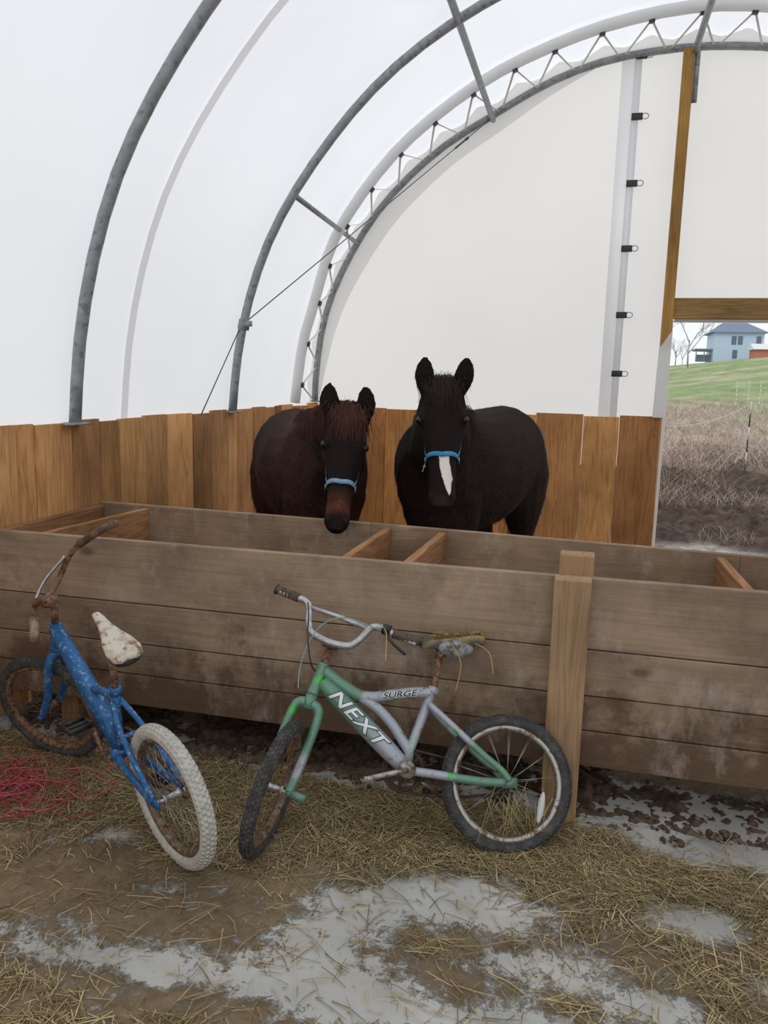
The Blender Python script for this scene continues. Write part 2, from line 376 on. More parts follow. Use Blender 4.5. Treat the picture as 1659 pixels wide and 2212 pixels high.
# ------------------------------------------------------------ feed bunk
def yback(x):return 3.72-.085*(x+.05) if x>-1 else 3.80-.05*(x+1)*1.0
bk=empty('feed_bunk',(-.6,3.35,0),label='long weathered plank feed bunk with inner dividers and a timber post',category='feed trough')
def bobj(b,nm,mat,**kw):
    o=b.obj(nm,mat,None,smooth_=False,bevel=.004,**kw);o.parent=bk;o.matrix_parent_inverse=Matrix.Translation((.6,-3.35,0));return o
for i,(z0,z1,k) in enumerate(((.672,.945,1.0),(.490,.668,.95),(.350,.486,.82),(.205,.346,.84))):
    b=MB();
    cuts=[-2.60,-.04,1.9] if i%2==0 else [-2.60,-.02,1.9]
    for a,c in zip(cuts,cuts[1:]):
        kk=k*random.uniform(.93,1.06);d=random.uniform(0,.006);b.bbox((a,2.972+d,z0),(c-.002,3.008+d,z1),col=(kk*1.01,kk,kk*random.uniform(.94,1.01)))
    bobj(b,'front_plank',M['bunkwood'])
for i,(z0,z1,k) in enumerate(((.70,.94,.95),(.45,.695,.85))):
    b=MB();pts=[-2.59,-1.0,.7,1.9]
    for a,c in zip(pts,pts[1:]):
        ya,yc=yback(a+.001),yback(c-.001);vs=[]
        for x,y in((a,ya),(c,yc)):
            for dy in(0,.038):
                for z in(z0,z1):vs.append((x,y+dy,z))
        b.add(vs,[(0,1,3,2),(4,6,7,5),(0,4,5,1),(2,3,7,6),(0,2,6,4),(1,5,7,3)],0,(k*.98,k*.93,k*.84))
    bobj(b,'back_plank',M['bunkwood'])
for x0,x1,k in((-2.575,-2.575,1),(-2.36,-2.29,1.15),(-.92,-.91,1.05),(-.66,-.63,1.0),(.635,.62,.95)):
    b=MB();y0,y1=3.01,yback(x1)
    vs=[]
    for x,y in((x0,y0),(x1,y1)):
        for dx in(-.018,.018):
            for z in(.46,.925):vs.append((x+dx,y,z))
    b.add(vs,[(0,1,3,2),(4,6,7,5),(0,4,5,1),(2,3,7,6),(0,2,6,4),(1,5,7,3)],0,(k,k,k))
    bobj(b,'divider_board',M['bunkin'])
b=MB();b.bbox((-2.6,3.01,.42),(1.9,3.62,.455),col=(.7,.65,.6));bobj(b,'trough_floor',M['bunkwood'])
b=MB();b.bbox((-.065,2.885,-.01),(.068,2.970,.952));bobj(b,'front_post',M['postwood'])
b=MB();b.bbox((-.052,3.012,.2),(.075,3.10,1.02),col=(.95,.92,.8));bobj(b,'inner_post',M['postwood'])
for x in(-2.2,-1.1,1.4):
    b=MB();b.bbox((x-.045,3.012,0),(x+.045,3.10,.5),col=(.5,.45,.4));bobj(b,'support_leg',M['postwood'])
    b=MB();b.bbox((x-.045,3.50,0),(x+.045,3.60,.44),col=(.5,.45,.4));bobj(b,'support_leg',M['postwood'])
# ------------------------------------------------------------ floor
def concrete():
    m,nt,b,out=newmat('wet_concrete');tc=N(nt,'ShaderNodeTexCoord')
    n1=N(nt,'ShaderNodeTexNoise',Scale=3.0,Detail=8.0,Roughness=.65);n2=N(nt,'ShaderNodeTexNoise',Scale=26.0,Detail=8.0,Roughness=.7)
    for q in(n1,n2):nt.links.new(tc.outputs['Object'],q.inputs['Vector'])
    c=mix(nt,ramp(nt,n1.outputs[0],.35,.65),lin((172,173,168)),lin((200,200,195)))
    nt.links.new(c,b.inputs['Base Color']);b.inputs['Roughness'].default_value=.7
    bump(nt,b,n2.outputs[0],.2,.004);return m
M['concrete']=concrete()
b=MB();b.bbox((-2.70,-4,-.12),(4.12,7.95,0));b.obj('floor',M['concrete'],smooth_=False,kind='structure')
PATCH=[(-.27,2.33,.24,.12,1.10),(.41,2.43,.16,.09,.85),(.80,2.93,.42,.19,1.6),(1.2,2.9,.5,.22,1.0),(-1.12,1.80,.24,.07,.65),(-.66,2.06,.16,.18,.62),(-.48,1.84,.26,.10,.72),(.33,2.02,.12,.06,.50),(-1.55,2.35,.08,.05,.6),(.66,2.2,.10,.06,.5),(-.9,3.13,1.7,.14,1.0),(-.12,2.08,.22,.09,.55),(-.05,1.84,.16,.09,.65),(.35,3.08,.6,.12,1.0)]
def straw(x,y):
    n=noise.fractal(V((x*2.6+5,y*3.6,0)),1.0,2.0,6)*.42+noise.noise(V((x*14,y*14,3)))*.26
    s=.62+n*.8+.20*math.exp(-((y-2.62)/.22)**2)*(1 if x<.3 else .4)
    for px,py,rx,ry,a in PATCH:
        d=((x-px)/rx)**2+((y-py)/ry)**2
        s-=a*math.exp(-d*.9)
    if y>4: s+=.5
    return s
m,nt,b_,out=newmat('littered_concrete');tc=N(nt,'ShaderNodeTexCoord');at=N(nt,'ShaderNodeAttribute');at.attribute_name='Col'
sp_=N(nt,'ShaderNodeSeparateColor');nt.links.new(at.outputs['Color'],sp_.inputs[0])
def NZ(sc_,det=8.0,r=.65,dist=0.0,st=None):
    q=N(nt,'ShaderNodeTexNoise',Scale=sc_,Detail=det,Roughness=r,Distortion=dist)
    if st:
        mp=N(nt,'ShaderNodeMapping');mp.inputs['Scale'].default_value=st[:3];mp.inputs['Rotation'].default_value=(0,0,st[3]);nt.links.new(tc.outputs['Object'],mp.inputs[0]);nt.links.new(mp.outputs[0],q.inputs['Vector'])
    else: nt.links.new(tc.outputs['Object'],q.inputs['Vector'])
    return q.outputs[0]
nA=NZ(24.0,10.0,.75,.6);nB=NZ(95.0,6.0,.72);nC=NZ(6.0,9.0,.7);nD=NZ(3.0,6.0,.6);nE=NZ(160.0,3.0)
f1_=NZ(60.0,4.0,.6,.3,(1,.12,1,.5));f2_=NZ(60.0,4.0,.6,.3,(.12,1,1,.9));f3_=NZ(70.0,4.0,.6,.3,(1,.12,1,-.7))
fib=math_(nt,'MAXIMUM',math_(nt,'MAXIMUM',f1_,f2_),f3_)
s_=math_(nt,'ADD',sp_.outputs[0],math_(nt,'MULTIPLY',math_(nt,'SUBTRACT',nA,.5),1.5));s_=math_(nt,'ADD',s_,math_(nt,'MULTIPLY',math_(nt,'SUBTRACT',nB,.5),.7))
f=ramp(nt,s_,.26,.50)
con=mix(nt,ramp(nt,nD,.35,.65),lin((174,176,172)),lin((206,206,202)))
con=mix(nt,ramp(nt,nC,.46,.66,(0,0,0),(.6,.6,.6)),con,lin((166,156,138)))
con=mix(nt,ramp(nt,fib,.66,.74,(0,0,0),(.7,.7,.7)),con,lin((158,144,114)))
lit=mix(nt,ramp(nt,nC,.35,.65),lin((162,144,114)),lin((130,113,88)))
lit=mix(nt,ramp(nt,fib,.60,.70,(0,0,0),(.75,.75,.75)),lit,lin((190,170,132)))
lit=mix(nt,ramp(nt,nE,.50,.68,(0,0,0),(.8,.8,.8)),lit,lin((96,80,60)))
smr=mix(nt,ramp(nt,nA,.32,.66),lin((158,140,112)),lin((118,101,78)))
smr=mix(nt,ramp(nt,fib,.64,.72,(0,0,0),(.6,.6,.6)),smr,lin((180,162,126)))
lit=mix(nt,sp_.outputs[2],lit,smr)
c=mix(nt,f,con,lit)
cb=N(nt,'ShaderNodeCombineColor');
for i in range(3): nt.links.new(sp_.outputs[1],cb.inputs[i])
c=mix(nt,1.0,c,cb.outputs[0],'MULTIPLY')
nt.links.new(c,b_.inputs['Base Color']);nt.links.new(ramp(nt,f,0,1,(.7,)*3,(.95,)*3),b_.inputs['Roughness']);b_.inputs['Specular IOR Level'].default_value=.2
bump(nt,b_,math_(nt,'MULTIPLY',math_(nt,'ADD',nB,fib),f),.7,.008);M['bed']=m
def bedding(name,x0,x1,y0,y1,st,label):
    nx=int((x1-x0)/st);ny=int((y1-y0)/st);vs=[];cs=[]
    for j in range(ny+1):
        for i in range(nx+1):
            x=x0+(x1-x0)*i/nx;y=y0+(y1-y0)*j/ny;s=straw(x,y)
            lt=smooth(.25,.7,s)
            h=.0015+lt*(.010+.006*noise.noise(V((x*9,y*9,5)))+.004*noise.noise(V((x*60,y*60,1)))+.003*noise.noise(V((x*130,y*130,1))))+.012*smooth(.7,1.2,s)
            vs.append((x,y,max(.001,h)))
            k=1.0+.20*noise.noise(V((x*6,y*6,11)))-.20*smooth(.05,.5,noise.noise(V((x*1.3+3,y*1.6,31))))
            sm=smooth(-.15,.30,noise.noise(V((x*1.1,y*1.6,40)))+.45*math.exp(-((x+1.2)**2/.5+(y-2.02)**2/.10))-.6*math.exp(-((y-2.65)/.2)**2))
            cs.append((s,k,sm))
    n=nx+1
    b=MB();b.add(vs,[(j*n+i,j*n+i+1,(j+1)*n+i+1,(j+1)*n+i) for j in range(ny) for i in range(nx)],0,cs)
    return b.obj(name,M['bed'],kind='stuff',label=label,category='straw litter')
bedding('straw_litter',-2.62,2.2,1.1,3.9,.0125,'trodden brown straw and dirt litter over the concrete floor')
bedding('stall_litter',-2.62,4.0,3.9,7.75,.06,'trodden brown straw litter in the horse pen')
def blades(name,count,reg,lab,th_=.26):
    vs=[];fs=[];cs=[];c0=0;tries=0
    pal=[(204,184,138),(184,162,116),(164,146,106),(146,128,92),(212,196,152),(136,118,86),(152,136,96)]
    pal=[lin(p) for p in pal]
    while c0<count and tries<count*10:
        tries+=1
        x=random.uniform(reg[0],reg[1]);y=random.uniform(reg[2],reg[3])
        s=straw(x,y)
        cl=noise.noise(V((x*7,y*7,70)))*.45
        s2=s*.85+cl+.48*math.exp(-((y-2.62)/.26)**2)-.55*math.exp(-((x+1.2)**2/.6+(y-2.0)**2/.10))-.10*(y<2.25 and x<.2)
        if s2<th_+random.random()*.95 and random.random()>.03: continue
        L=random.choice([.015,.02,.03,.04,.05,.07,.10,.13])*random.uniform(.7,1.3);a=random.gauss(0,.9)+noise.noise(V((x*3,y*3,80)))*3;w_=random.uniform(.0008,.0018)
        z=.010+random.uniform(0,.016);tz_=random.gauss(0,.12);bend=random.uniform(-.3,.3)
        d=V((math.cos(a),math.sin(a),tz_));p=V((-math.sin(a),math.cos(a),0))*w_
        m0=V((x,y,max(z if s>.3 else .006,abs(tz_)*L*.5+.005)));A=m0-d*L/2;B=m0+d*L/2+V((-d.y,d.x,0))*L*bend*.5;Mi=m0+V((0,0,.002))
        o=len(vs);vs+=[A-p,A+p,Mi-p,Mi+p,B-p*.6,B+p*.6];fs+=[(o,o+2,o+3,o+1),(o+2,o+4,o+5,o+3)]
        k=random.uniform(.58,1.08);c=random.choice(pal);c=(c[0]*k,c[1]*k,c[2]*k);cs+=[c]*6;c0+=1
    b=MB();b.add(vs,fs,0,cs);return b.obj(name,M['blade'],kind='stuff',label=lab,category='straw')
m,nt,bb_,out=newmat('straw_blade');at=N(nt,'ShaderNodeAttribute');at.attribute_name='Col';nt.links.new(at.outputs['Color'],bb_.inputs['Base Color']);bb_.inputs['Roughness'].default_value=.7;bb_.inputs['Specular IOR Level'].default_value=.2;M['blade']=m
blades('loose_straw',54000,(-2.6,1.4,1.3,2.98),'loose dry hay and straw scattered on the floor')
# manure : low crumbly heaps along the bunk base
b=MB();x0,x1,y0,y1,st=-2.5,1.7,2.86,3.45,.010;nx=int((x1-x0)/st);ny=int((y1-y0)/st);vs=[];cs=[]
for j in range(ny+1):
    for i in range(nx+1):
        x=x0+st*i;y=y0+st*j
        q=noise.fractal(V((x*5,y*7,2)),1.0,2.0,4)*.6+noise.noise(V((x*2.3,y*2,9)))*.5+(.20 if y>3.04 else .20-(3.04-y)*4.2)-(.02 if x>0 else 0)+(.14 if x<-1.3 else 0)
        h=max(-.012,min(.045,q*.07+.022*noise.noise(V((x*32,y*32,1)))+.012*noise.noise(V((x*70,y*70,1)))))
        vs.append((x,y,h));k=1+.5*noise.noise(V((x*40,y*40,6)));cs.append((k,k,k))
n=nx+1;b.add(vs,[(j*n+i,j*n+i+1,(j+1)*n+i+1,(j+1)*n+i) for j in range(ny) for i in range(nx)],0,cs)
def clump(x,y,R_,n_):
    for _ in range(n_):
        a=random.uniform(0,6.28);q=R_*math.sqrt(random.random());r=random.uniform(.005,.014);k=random.uniform(.7,1.5)
        b.ell((x+q*math.cos(a),y+q*.7*math.sin(a),r*.5+max(0,.016*(1-q/R_))),(r,r*random.uniform(.6,1),r*random.uniform(.5,.8)),Matrix.Rotation(random.uniform(0,3),3,(random.random(),random.random(),1)),7,5,0,(k,k*.97,k*.9))
for i in range(34):
    x=random.uniform(-2.4,1.6);y=random.gauss(3.01,.05) if x>0 else random.gauss(2.99,.07)
    if -.15<x<.15: continue
    clump(x,y,random.uniform(.015,.05),random.randint(4,14))
clump(-.87,3.0,.05,40);clump(.42,2.87,.04,14);clump(.60,2.96,.06,24)
b.obj('manure',simple('manure_dark',(78,64,50),.9,0,(104,88,70),30,usecol=True,bmp=.6),kind='stuff',label='dark manure clods scattered along the bunk base',category='manure')
# red twine
b=MB()
for i in range(40):
    cx,cy=-2.08+random.gauss(0,.14),2.50+random.gauss(0,.11);pts=[];a=random.uniform(0,6);r=random.uniform(.04,.16)
    for k in range(9):
        a+=random.uniform(.4,1.1);rr=r*random.uniform(.6,1.3);pts.append((cx+rr*math.cos(a),cy+rr*math.sin(a),random.uniform(.018,.06)))
    cl=random.choice([lin((182,74,80)),lin((204,96,106)),lin((166,70,70)),lin((206,104,124))]);b.tube(catmull(pts,5),.0019,5,0,cl)
b.obj('twine_pile',M['blade'],kind='stuff',label='tangled red baling twine on the straw',category='twine')
# ------------------------------------------------------------ bikes
def wheel(root,name,center,Rr,steer,mats,nsp=28,tw=.024):
    C=V(center)
    def ring(b,rad,sec,n=56,mi=0):
        rings=[]
        for i in range(n):
            a=2*math.pi*i/n;e=V((math.cos(a),0,math.sin(a)))
            rings.append([C+steer@(e*(rad+q[0])+V((0,q[1],0))) for q in sec])
        b.loft(rings,mi,closed=True)
    b=MB();sec=[((tw-.002)*math.cos(t),tw*math.sin(t)) for t in np.linspace(0,2*math.pi,12,endpoint=False)]
    ring(b,Rr-tw,sec)
    nk=72
    for i in range(nk):
        a=2*math.pi*i/nk;da=math.pi/nk
        for an,off_ in((0,0),(.55,1),(-.55,1),(1.1,0),(-1.1,0)):
            aa=a+off_*da;e=V((math.cos(aa),0,math.sin(aa)));tn=V((-math.sin(aa),0,math.cos(aa)))
            nrm=e*math.cos(an)+V((0,math.sin(an),0));p=e*(Rr-tw)+nrm*(tw-.0025);s_=tn.cross(nrm)
            rt=steer@Matrix((tn,s_,nrm)).transposed();b.box(C+steer@p,(.0130,.0088,.006),rt)
    w_=b.obj('wheel_temp',mats['tyre'],root);w_.name='tyre'
    b=MB();sec=[(-.010,-.014),(-.004,-.015),(.006,-.014),(.006,.014),(-.004,.015),(-.010,.014),(-.016,.006),(-.016,-.006)]
    ring(b,Rr-2*tw+.004,sec);rim=b.obj('rim',mats['rim'],root)
    b=MB();ax=steer@V((0,1,0));b.tube([C-ax*.052,C+ax*.052],.007,10);b.tube([C-ax*.03,C-ax*.026,C-ax*.02,C+ax*.02,C+ax*.026,C+ax*.03],[.02,.02,.012,.012,.02,.02],14)
    for s_ in(-1,1):b.tube([C+ax*s_*.045,C+ax*s_*.053],.011,6)
    hub=b.obj('hub',mats['hub'],root)
    b=MB();rr=Rr-2*tw-.008
    b.tube([(0.018,0.024,0),(rr*math.cos(.35),.004,rr*math.sin(.35))],.0009,5);sp0=b.obj('spoke',mats['spoke'],root)
    b=MB();b.tube([(0.018,-0.024,0),(rr*math.cos(-.35),-.004,rr*math.sin(-.35))],.0009,5);sp1=b.obj('spoke',mats['spoke'],root)
    sps=[]
    for i in range(nsp):
        src=sp0 if i%2==0 else sp1
        if i<2:o=src
        else:
            o=src.copy();COL.objects.link(o)
        a=2*math.pi*i/nsp
        o.matrix_local=Matrix.Translation(C)@(steer.to_4x4())@Matrix.Rotation(-a,4,'Y');sps.append(o)
    wp=bpy.data.objects.new(name,None);COL.objects.link(wp);wp.parent=root;wp.empty_display_size=.05
    for o in[w_,rim,hub]+sps:o.parent=wp
    return wp
def axis_frame(hubx,Rr,rake=.035,ang=70):
    a=math.radians(ang);ax=V((-math.cos(a),0,math.sin(a)));pf=V((math.sin(a),0,math.cos(a)));return V((hubx,0,Rr))-pf*rake,ax,pf
def decal(root,name,txt,size,start,direction,upv,outv,rad,mat,offs=0.0,lift=.0012,shear=.3,xs=1.0,spc=1.0):
    cu=bpy.data.curves.new(name,'FONT');cu.body=txt;cu.size=size;cu.shear=shear;cu.offset=offs;cu.space_character=spc
    o=bpy.data.objects.new(name,cu);COL.objects.link(o);dg=bpy.context.evaluated_depsgraph_get();dg.update()
    me=bpy.data.meshes.new_from_object(o.evaluated_get(dg));bpy.data.objects.remove(o)
    bm=bmesh.new();bm.from_mesh(me)
    ys=[v.co.y for v in bm.verts];y=min(ys)
    while y<max(ys):
        y+=.003
        bmesh.ops.bisect_plane(bm,geom=bm.verts[:]+bm.edges[:]+bm.faces[:],plane_co=(0,y,0),plane_no=(0,1,0))
    cy=.35*size
    D,Uu,O=V(direction).normalized(),V(upv).normalized(),V(outv).normalized()
    for v in bm.verts:
        s,t=v.co.x*xs,(v.co.y-cy)
        v.co=V(start)+D*s+Uu*(rad*math.sin(t/rad))+O*((rad+lift)*math.cos(t/rad))
    bm.to_mesh(me);bm.free();me.materials.clear();me.materials.append(mat)
    o=bpy.data.objects.new(name,me);COL.objects.link(o);o.parent=root;return o
rust=simple('rusty_steel',(116,80,56),.75,.3,(150,124,104),60,.4,.6,.3,c3=(74,48,34))
frim=simple('rusted_rim',(126,98,76),.6,.4,(152,140,128),50,.45,.6,.2,c3=(86,62,46),scale3=60)
darksteel=simple('grimy_chain_steel',(66,54,46),.7,.4,(92,72,58),60,.4,.6)
chrome=simple('dull_chrome',(188,188,190),.32,.75,(158,148,138),50,.5,.7)
rimst=simple('pitted_rim',(178,174,168),.35,.7,(120,94,72),40,.5,.62)
rubber=simple('dirty_rubber',(62,62,62),.85,0,(92,90,86),30,.45,.65,.2)
mudtyre=simple('frosted_tyre',(206,205,198),.9,0,(182,180,170),40,.4,.65,.3)
blackp=simple('black_plastic',(34,33,33),.5,0,(58,54,50),30)
def local_mat(X,Y,psi,lam,pit,Rr):
    h=V((math.cos(psi),math.sin(psi),0));z=V((0,0,1));q=Matrix.Rotation(lam,3,h);u=q@z;l=q@(z.cross(h))
    h2=h*math.cos(pit)+u*math.sin(pit);u2=u*math.cos(pit)-h*math.sin(pit)
    O=V((X,Y,0))+u*Rr-u2*Rr
    return Matrix(((h2.x,l.x,u2.x,O.x),(h2.y,l.y,u2.y,O.y),(h2.z,l.z,u2.z,O.z),(0,0,0,1)))
Rg=.242
gb=empty('bicycle',label='small green and silver bicycle leaning against the feed bunk',category='bicycle')
gb.matrix_world=local_mat(-.146,2.620,-2.790,.475,.020,Rg)@Matrix.Translation((0,0,.006))
m,nt,bs_,out=newmat('green_silver_paint')
tc=N(nt,'ShaderNodeTexCoord');at=N(nt,'ShaderNodeAttribute');at.attribute_name='Col'
ns=N(nt,'ShaderNodeTexNoise',Scale=16.0,Detail=5.0);nt.links.new(tc.outputs['Object'],ns.inputs['Vector'])
n2=N(nt,'ShaderNodeTexNoise',Scale=38.0,Detail=6.0);nt.links.new(tc.outputs['Object'],n2.inputs['Vector'])
c=mix(nt,ramp(nt,ns.outputs[0],.60,.63),at.outputs['Color'],lin((84,190,84)))
c=mix(nt,ramp(nt,n2.outputs[0],.58,.72),c,lin((132,116,100)))
nt.links.new(c,bs_.inputs['Base Color']);bs_.inputs['Metallic'].default_value=.3;bs_.inputs['Roughness'].default_value=.42;gpaint=m
GR=lin((108,150,130));SI=lin((170,175,184))
def grad(pts,cols,b,r,n=14,flat=1.0):
    o=len(b.v);b.tube(pts,r,n,flat=flat,up=(0,1,0))
    for i,cc in enumerate(cols):
        for q in range(n):b.c[o+i*n+q]=cc
A,ax,pf=axis_frame(.86,Rg)
def P2(a,u,y=0):return V((a,y,u))
b=MB()
BB=P2(.368,.289);HT=P2(.672,.662);HB=P2(.706,.552);ST=P2(.262,.572)
b.tube([A+ax*.345,A+ax*.352,A+ax*.455,A+ax*.462],[.024,.021,.021,.024],16,col=GR)
k=12;pts=[P2(.675,.600).lerp(P2(.375,.300),i/k) for i in range(k+1)]
def gmix(t):
    t=smooth(.35,.80,t);return tuple(GR[j]*(1-t)+SI[j]*t for j in range(3))
grad(pts,[gmix(i/k) for i in range(k+1)],b,[.026,.030,.033]+[.034]*7+[.033,.031,.028],16)
up=catmull([P2(.668,.640),P2(.60,.588),P2(.52,.545),P2(.42,.553),P2(.33,.562),P2(.262,.560)],5)
grad(up,[GR if p.x>.53 else SI for p in up],b,[.022 if p.x>.5 else .020 for p in up],14)
br=catmull([P2(.56,.560),P2(.48,.512),P2(.42,.452),P2(.375,.385),P2(.352,.345)],5);grad(br,[SI]*len(br),b,[.019]*len(br),14)
b.tube([ST+V((.002,0,.0)),P2(.352,.36),P2(.362,.315)],.0175,14,col=SI);b.tube([P2(.267,.556),P2(.257,.580)],.022,14,col=SI)
b.tube([BB+V((0,-.037,0)),BB+V((0,.037,0))],.027,20,col=SI)
AX=P2(0,Rg)
for s_ in(1,-1):
    cs_=catmull([BB+V((-.02,s_*.022,-.004)),P2(.26,.272,s_*.036),P2(.12,.250,s_*.050),P2(.02,.243,s_*.056)],4)
    grad(cs_,[SI if p.x>.2 else GR for p in cs_],b,[.0155]*len(cs_),12)
    ss=catmull([P2(.282,.520,s_*.016),P2(.20,.44,s_*.042),P2(.10,.345,s_*.052),P2(.03,.285,s_*.056),P2(.004,.250,s_*.056)],4)
    grad(ss,[SI if p.x>.14 else GR for p in ss],b,[.0125]*len(ss),12)
    b.box(AX+V((.004,s_*.057,.0)),(.055,.006,.034),None,0,GR)
b.obj('frame',gpaint,gb,label='frame with silver and green tubes')
de=1.475-.1
steer=Matrix.Rotation(de,3,ax)
def S(p):return A+steer@(V(p)-A)
b=MB();cw=A+ax*.30
b.tube([S(A+ax*.29),S(A+ax*.345)],.022,14,col=GR)
for s_ in(1,-1):
    pts=catmull([cw+V((0,s_*.012,.012)),cw+V((0,s_*.040,0)),cw-ax*.05+V((0,s_*.052,0)),A+ax*.12+pf*.004+V((0,s_*.052,0)),A+pf*.028+ax*.02+V((0,s_*.052,0)),A+pf*.035+V((0,s_*.052,0))],4)
    pts=[S(p) for p in pts];grad(pts,[GR if i<12 else (SI if i<15 else GR) for i in range(len(pts))],b,[.019]*6+[.0165]*(len(pts)-6),12)
    b.tube([S(A+pf*.035+V((0,s_*.046,0))),S(A+pf*.035+V((0,s_*.068,0)))],.012,10,col=GR)
b.tube([S(A+pf*.035+V((0,.06,0))),S(A+pf*.035+V((0,.115,0)))],.015,12,col=GR)
b.obj('fork',gpaint,gb,label='green fork turned sideways')
hub=S(A+pf*.035)
wheel(gb,'front_wheel',hub,Rg,steer,dict(tyre=rubber,rim=frim,hub=chrome,spoke=rust))
rw=wheel(gb,'rear_wheel',AX,Rg,Matrix.Identity(3),dict(tyre=rubber,rim=rimst,hub=rust,spoke=chrome))
b=MB();q=V((-.118,.012,Rg-.085));b.ell(q,(.013,.006,.055),Matrix.Rotation(-.25,3,'Y'),12,10);b.obj('reflector',simple('reflector_white',(215,218,220),.25),gb,label='white wheel reflector')
b=MB();b.tube([S(A+ax*.462),S(A+ax*.475),S(A+ax*.535)],[.019,.014,.014],14);b.box(S(A+ax*.54+pf*.018),(.05,.042,.036),steer@Matrix.Rotation(math.radians(-20),3,'Y'));b.tube([S(A+ax*.54+V((0,-.03,0))),S(A+ax*.54+V((0,.03,0)))],.018,12);b.obj('stem',rust,gb,label='rusty handlebar stem')
H=A+pf*.03
def hb(l,u,f=0):return S(H+V((0,l,0))+ax*u+pf*f)
b=MB()
bar=catmull([hb(.30,.645,-.04),hb(.19,.652,-.03),hb(.155,.655,-.02),hb(.125,.64,-.005),hb(.10,.58,.01),hb(.07,.548,.012),hb(0,.538,.012),hb(-.07,.548,.012),hb(-.10,.58,.01),hb(-.125,.64,-.005),hb(-.150,.66,-.02),hb(-.18,.665,-.028),hb(-.265,.668,-.036)],6)
b.tube(bar,.0140,12);b.tube([hb(.125,.632,0),hb(0,.640,.004),hb(-.125,.640,0)],.009,10)
hbar=b.obj('handlebar',chrome,gb,label='tarnished chrome handlebar with cross brace')
gripm=simple('worn_grip',(96,82,72),.8,0,(62,56,52),40)
for s_ in(1,-1):
    b=MB();n_=14;pts=[hb(s_*((.205+i*.0085) if s_>0 else (.180+i*.0076)),.655+(.012 if s_<0 else -.004)+.0005*i,-.0295-.0008*i) for i in range(n_)];b.tube(pts,[.0185 if i%2 else .0165 for i in range(n_)],12);b.tube([pts[-1],pts[-1]+(pts[-1]-pts[-2])*.6],.021,12)
    b.obj('grip',gripm,hbar)
b=MB();b.tube(catmull([hb(.175,.65,-.01),hb(.19,.63,.025),hb(.23,.600,.055),hb(.285,.575,.065)],4),.0055,8);b.tube([hb(.165,.655,-.02),hb(.195,.655,-.02)],.020,12)
b.obj('brake_lever',blackp,hbar)
b=MB();b.tube(catmull([hb(.165,.64,.01),hb(.10,.640,.03),hb(.02,.635,.04),hb(-.04,.585,.05),hb(-.065,.50,.05),hb(-.06,.41,.05),hb(-.04,.34,.05)],6),.0024,6)
b.obj('brake_cable',simple('cable_green',(134,164,148),.5),gb,label='thin pale green brake cable')
b=MB();b.tube(catmull([hb(-.13,.65,.02),hb(-.10,.60,.06),hb(-.07,.52,.07),hb(-.03,.44,.05),P2(.70,.64,-.03)],6),.0028,6);b.obj('brake_cable',blackp,gb,label='thin black brake cable')
b=MB();b.tube([P2(.264,.56),P2(.232,.70)],.0125,12);b.tube([P2(.245,.705,-.02),P2(.222,.705,-.02)],.01,8);b.tube([P2(.236,.70,-.03),P2(.236,.70,.03)],.012,10);b.obj('seat_post',rust,gb)
def saddle(root,T,Lh,mat,under,name='saddle',ws=1.0):
    rings=[];prof=[(-.115,.035,.018,-.002),(-.105,.062,.026,0),(-.07,.072,.03,.002),(-.03,.062,.030,0),(.01,.042,.028,-.002),(.05,.028,.025,-.003),(.09,.021,.022,-.003),(.115,.016,.018,-.006),(.123,.007,.009,-.010)]
    for x,w_,h_,z_ in prof:
        r=[]
        for k in range(16):
            a=2*math.pi*k/16;cz=math.sin(a);r.append(T@V((x*Lh,ws*w_*math.cos(a)*(1 if cz>0 else .95),z_+h_*(cz*.55 if cz>0 else cz*.9))))
        rings.append(r)
    b=MB();b.loft(rings);o=b.obj(name,mat,root)
    b=MB()
    for s_ in(1,-1):b.tube(catmull([T@V((.08*Lh,s_*.012,-.015)),T@V((.03,s_*.02,-.045)),T@V((-.04,s_*.022,-.045)),T@V((-.09*Lh,s_*.03,-.02))],4),.0035,6)
    b.obj('saddle_rail',under,o);return o
T=Matrix.Translation((.178,0,.752))@Matrix.Rotation(math.radians(3),4,'Y')
saddle(gb,T,1.0,simple('straw_covered_saddle',(164,144,98),.85,0,(110,106,98),28,.4,.6,.3),rust)
b=MB()
for s_ in(1,-1):b.ell(T@V((.0,s_*.035,-.030)),(.07,.018,.032))
b.obj('saddle_padding',simple('torn_vinyl',(150,150,148),.7,0,(84,82,80),50),gb,label='torn grey vinyl under the saddle')
b=MB();rnd=random.Random(11)
for i in range(170):
    p=T@V((rnd.uniform(-.12,.08),rnd.gauss(0,.028),.016+rnd.uniform(0,.012)));d_=V((rnd.uniform(-1,1),rnd.uniform(-1,1),rnd.uniform(-.3,.15))).normalized()*rnd.uniform(.015,.05);c=lin(rnd.choice([(196,170,104),(168,146,90),(140,122,78)]))
    b.tube([p-d_*.5,p+V((0,0,.003)),p+d_*.5],.0011,4,0,c)
for p0,p1,p2 in((hb(.16,.65,.05),hb(.20,.62,.10),hb(.235,.52,.13)),(P2(.20,.74,.05),P2(.17,.66,.08),P2(.19,.56,.06)),(P2(.11,.74,.05),P2(.06,.70,.07),P2(.05,.62,.08))):
    b.tube(catmull([p0,p1,p2],6),.0018,5,0,lin((188,164,108)))
for i in range(26):
    a=rnd.uniform(0,6.28);r_=rnd.uniform(.02,.17);p=P2(-.02,.17,.03)+V((r_*math.cos(a),rnd.uniform(-.02,.03),abs(r_*math.sin(a))*.3-.05));d_=V((rnd.gauss(0,.5),.1,1)).normalized()*rnd.uniform(.03,.10);b.tube([p-d_,p+d_],.0010,4,0,lin((186,166,112)))
b.obj('straw_wisps',M['blade'],gb,kind='stuff',label='dry straw wisps caught on the bicycle')
b=MB()
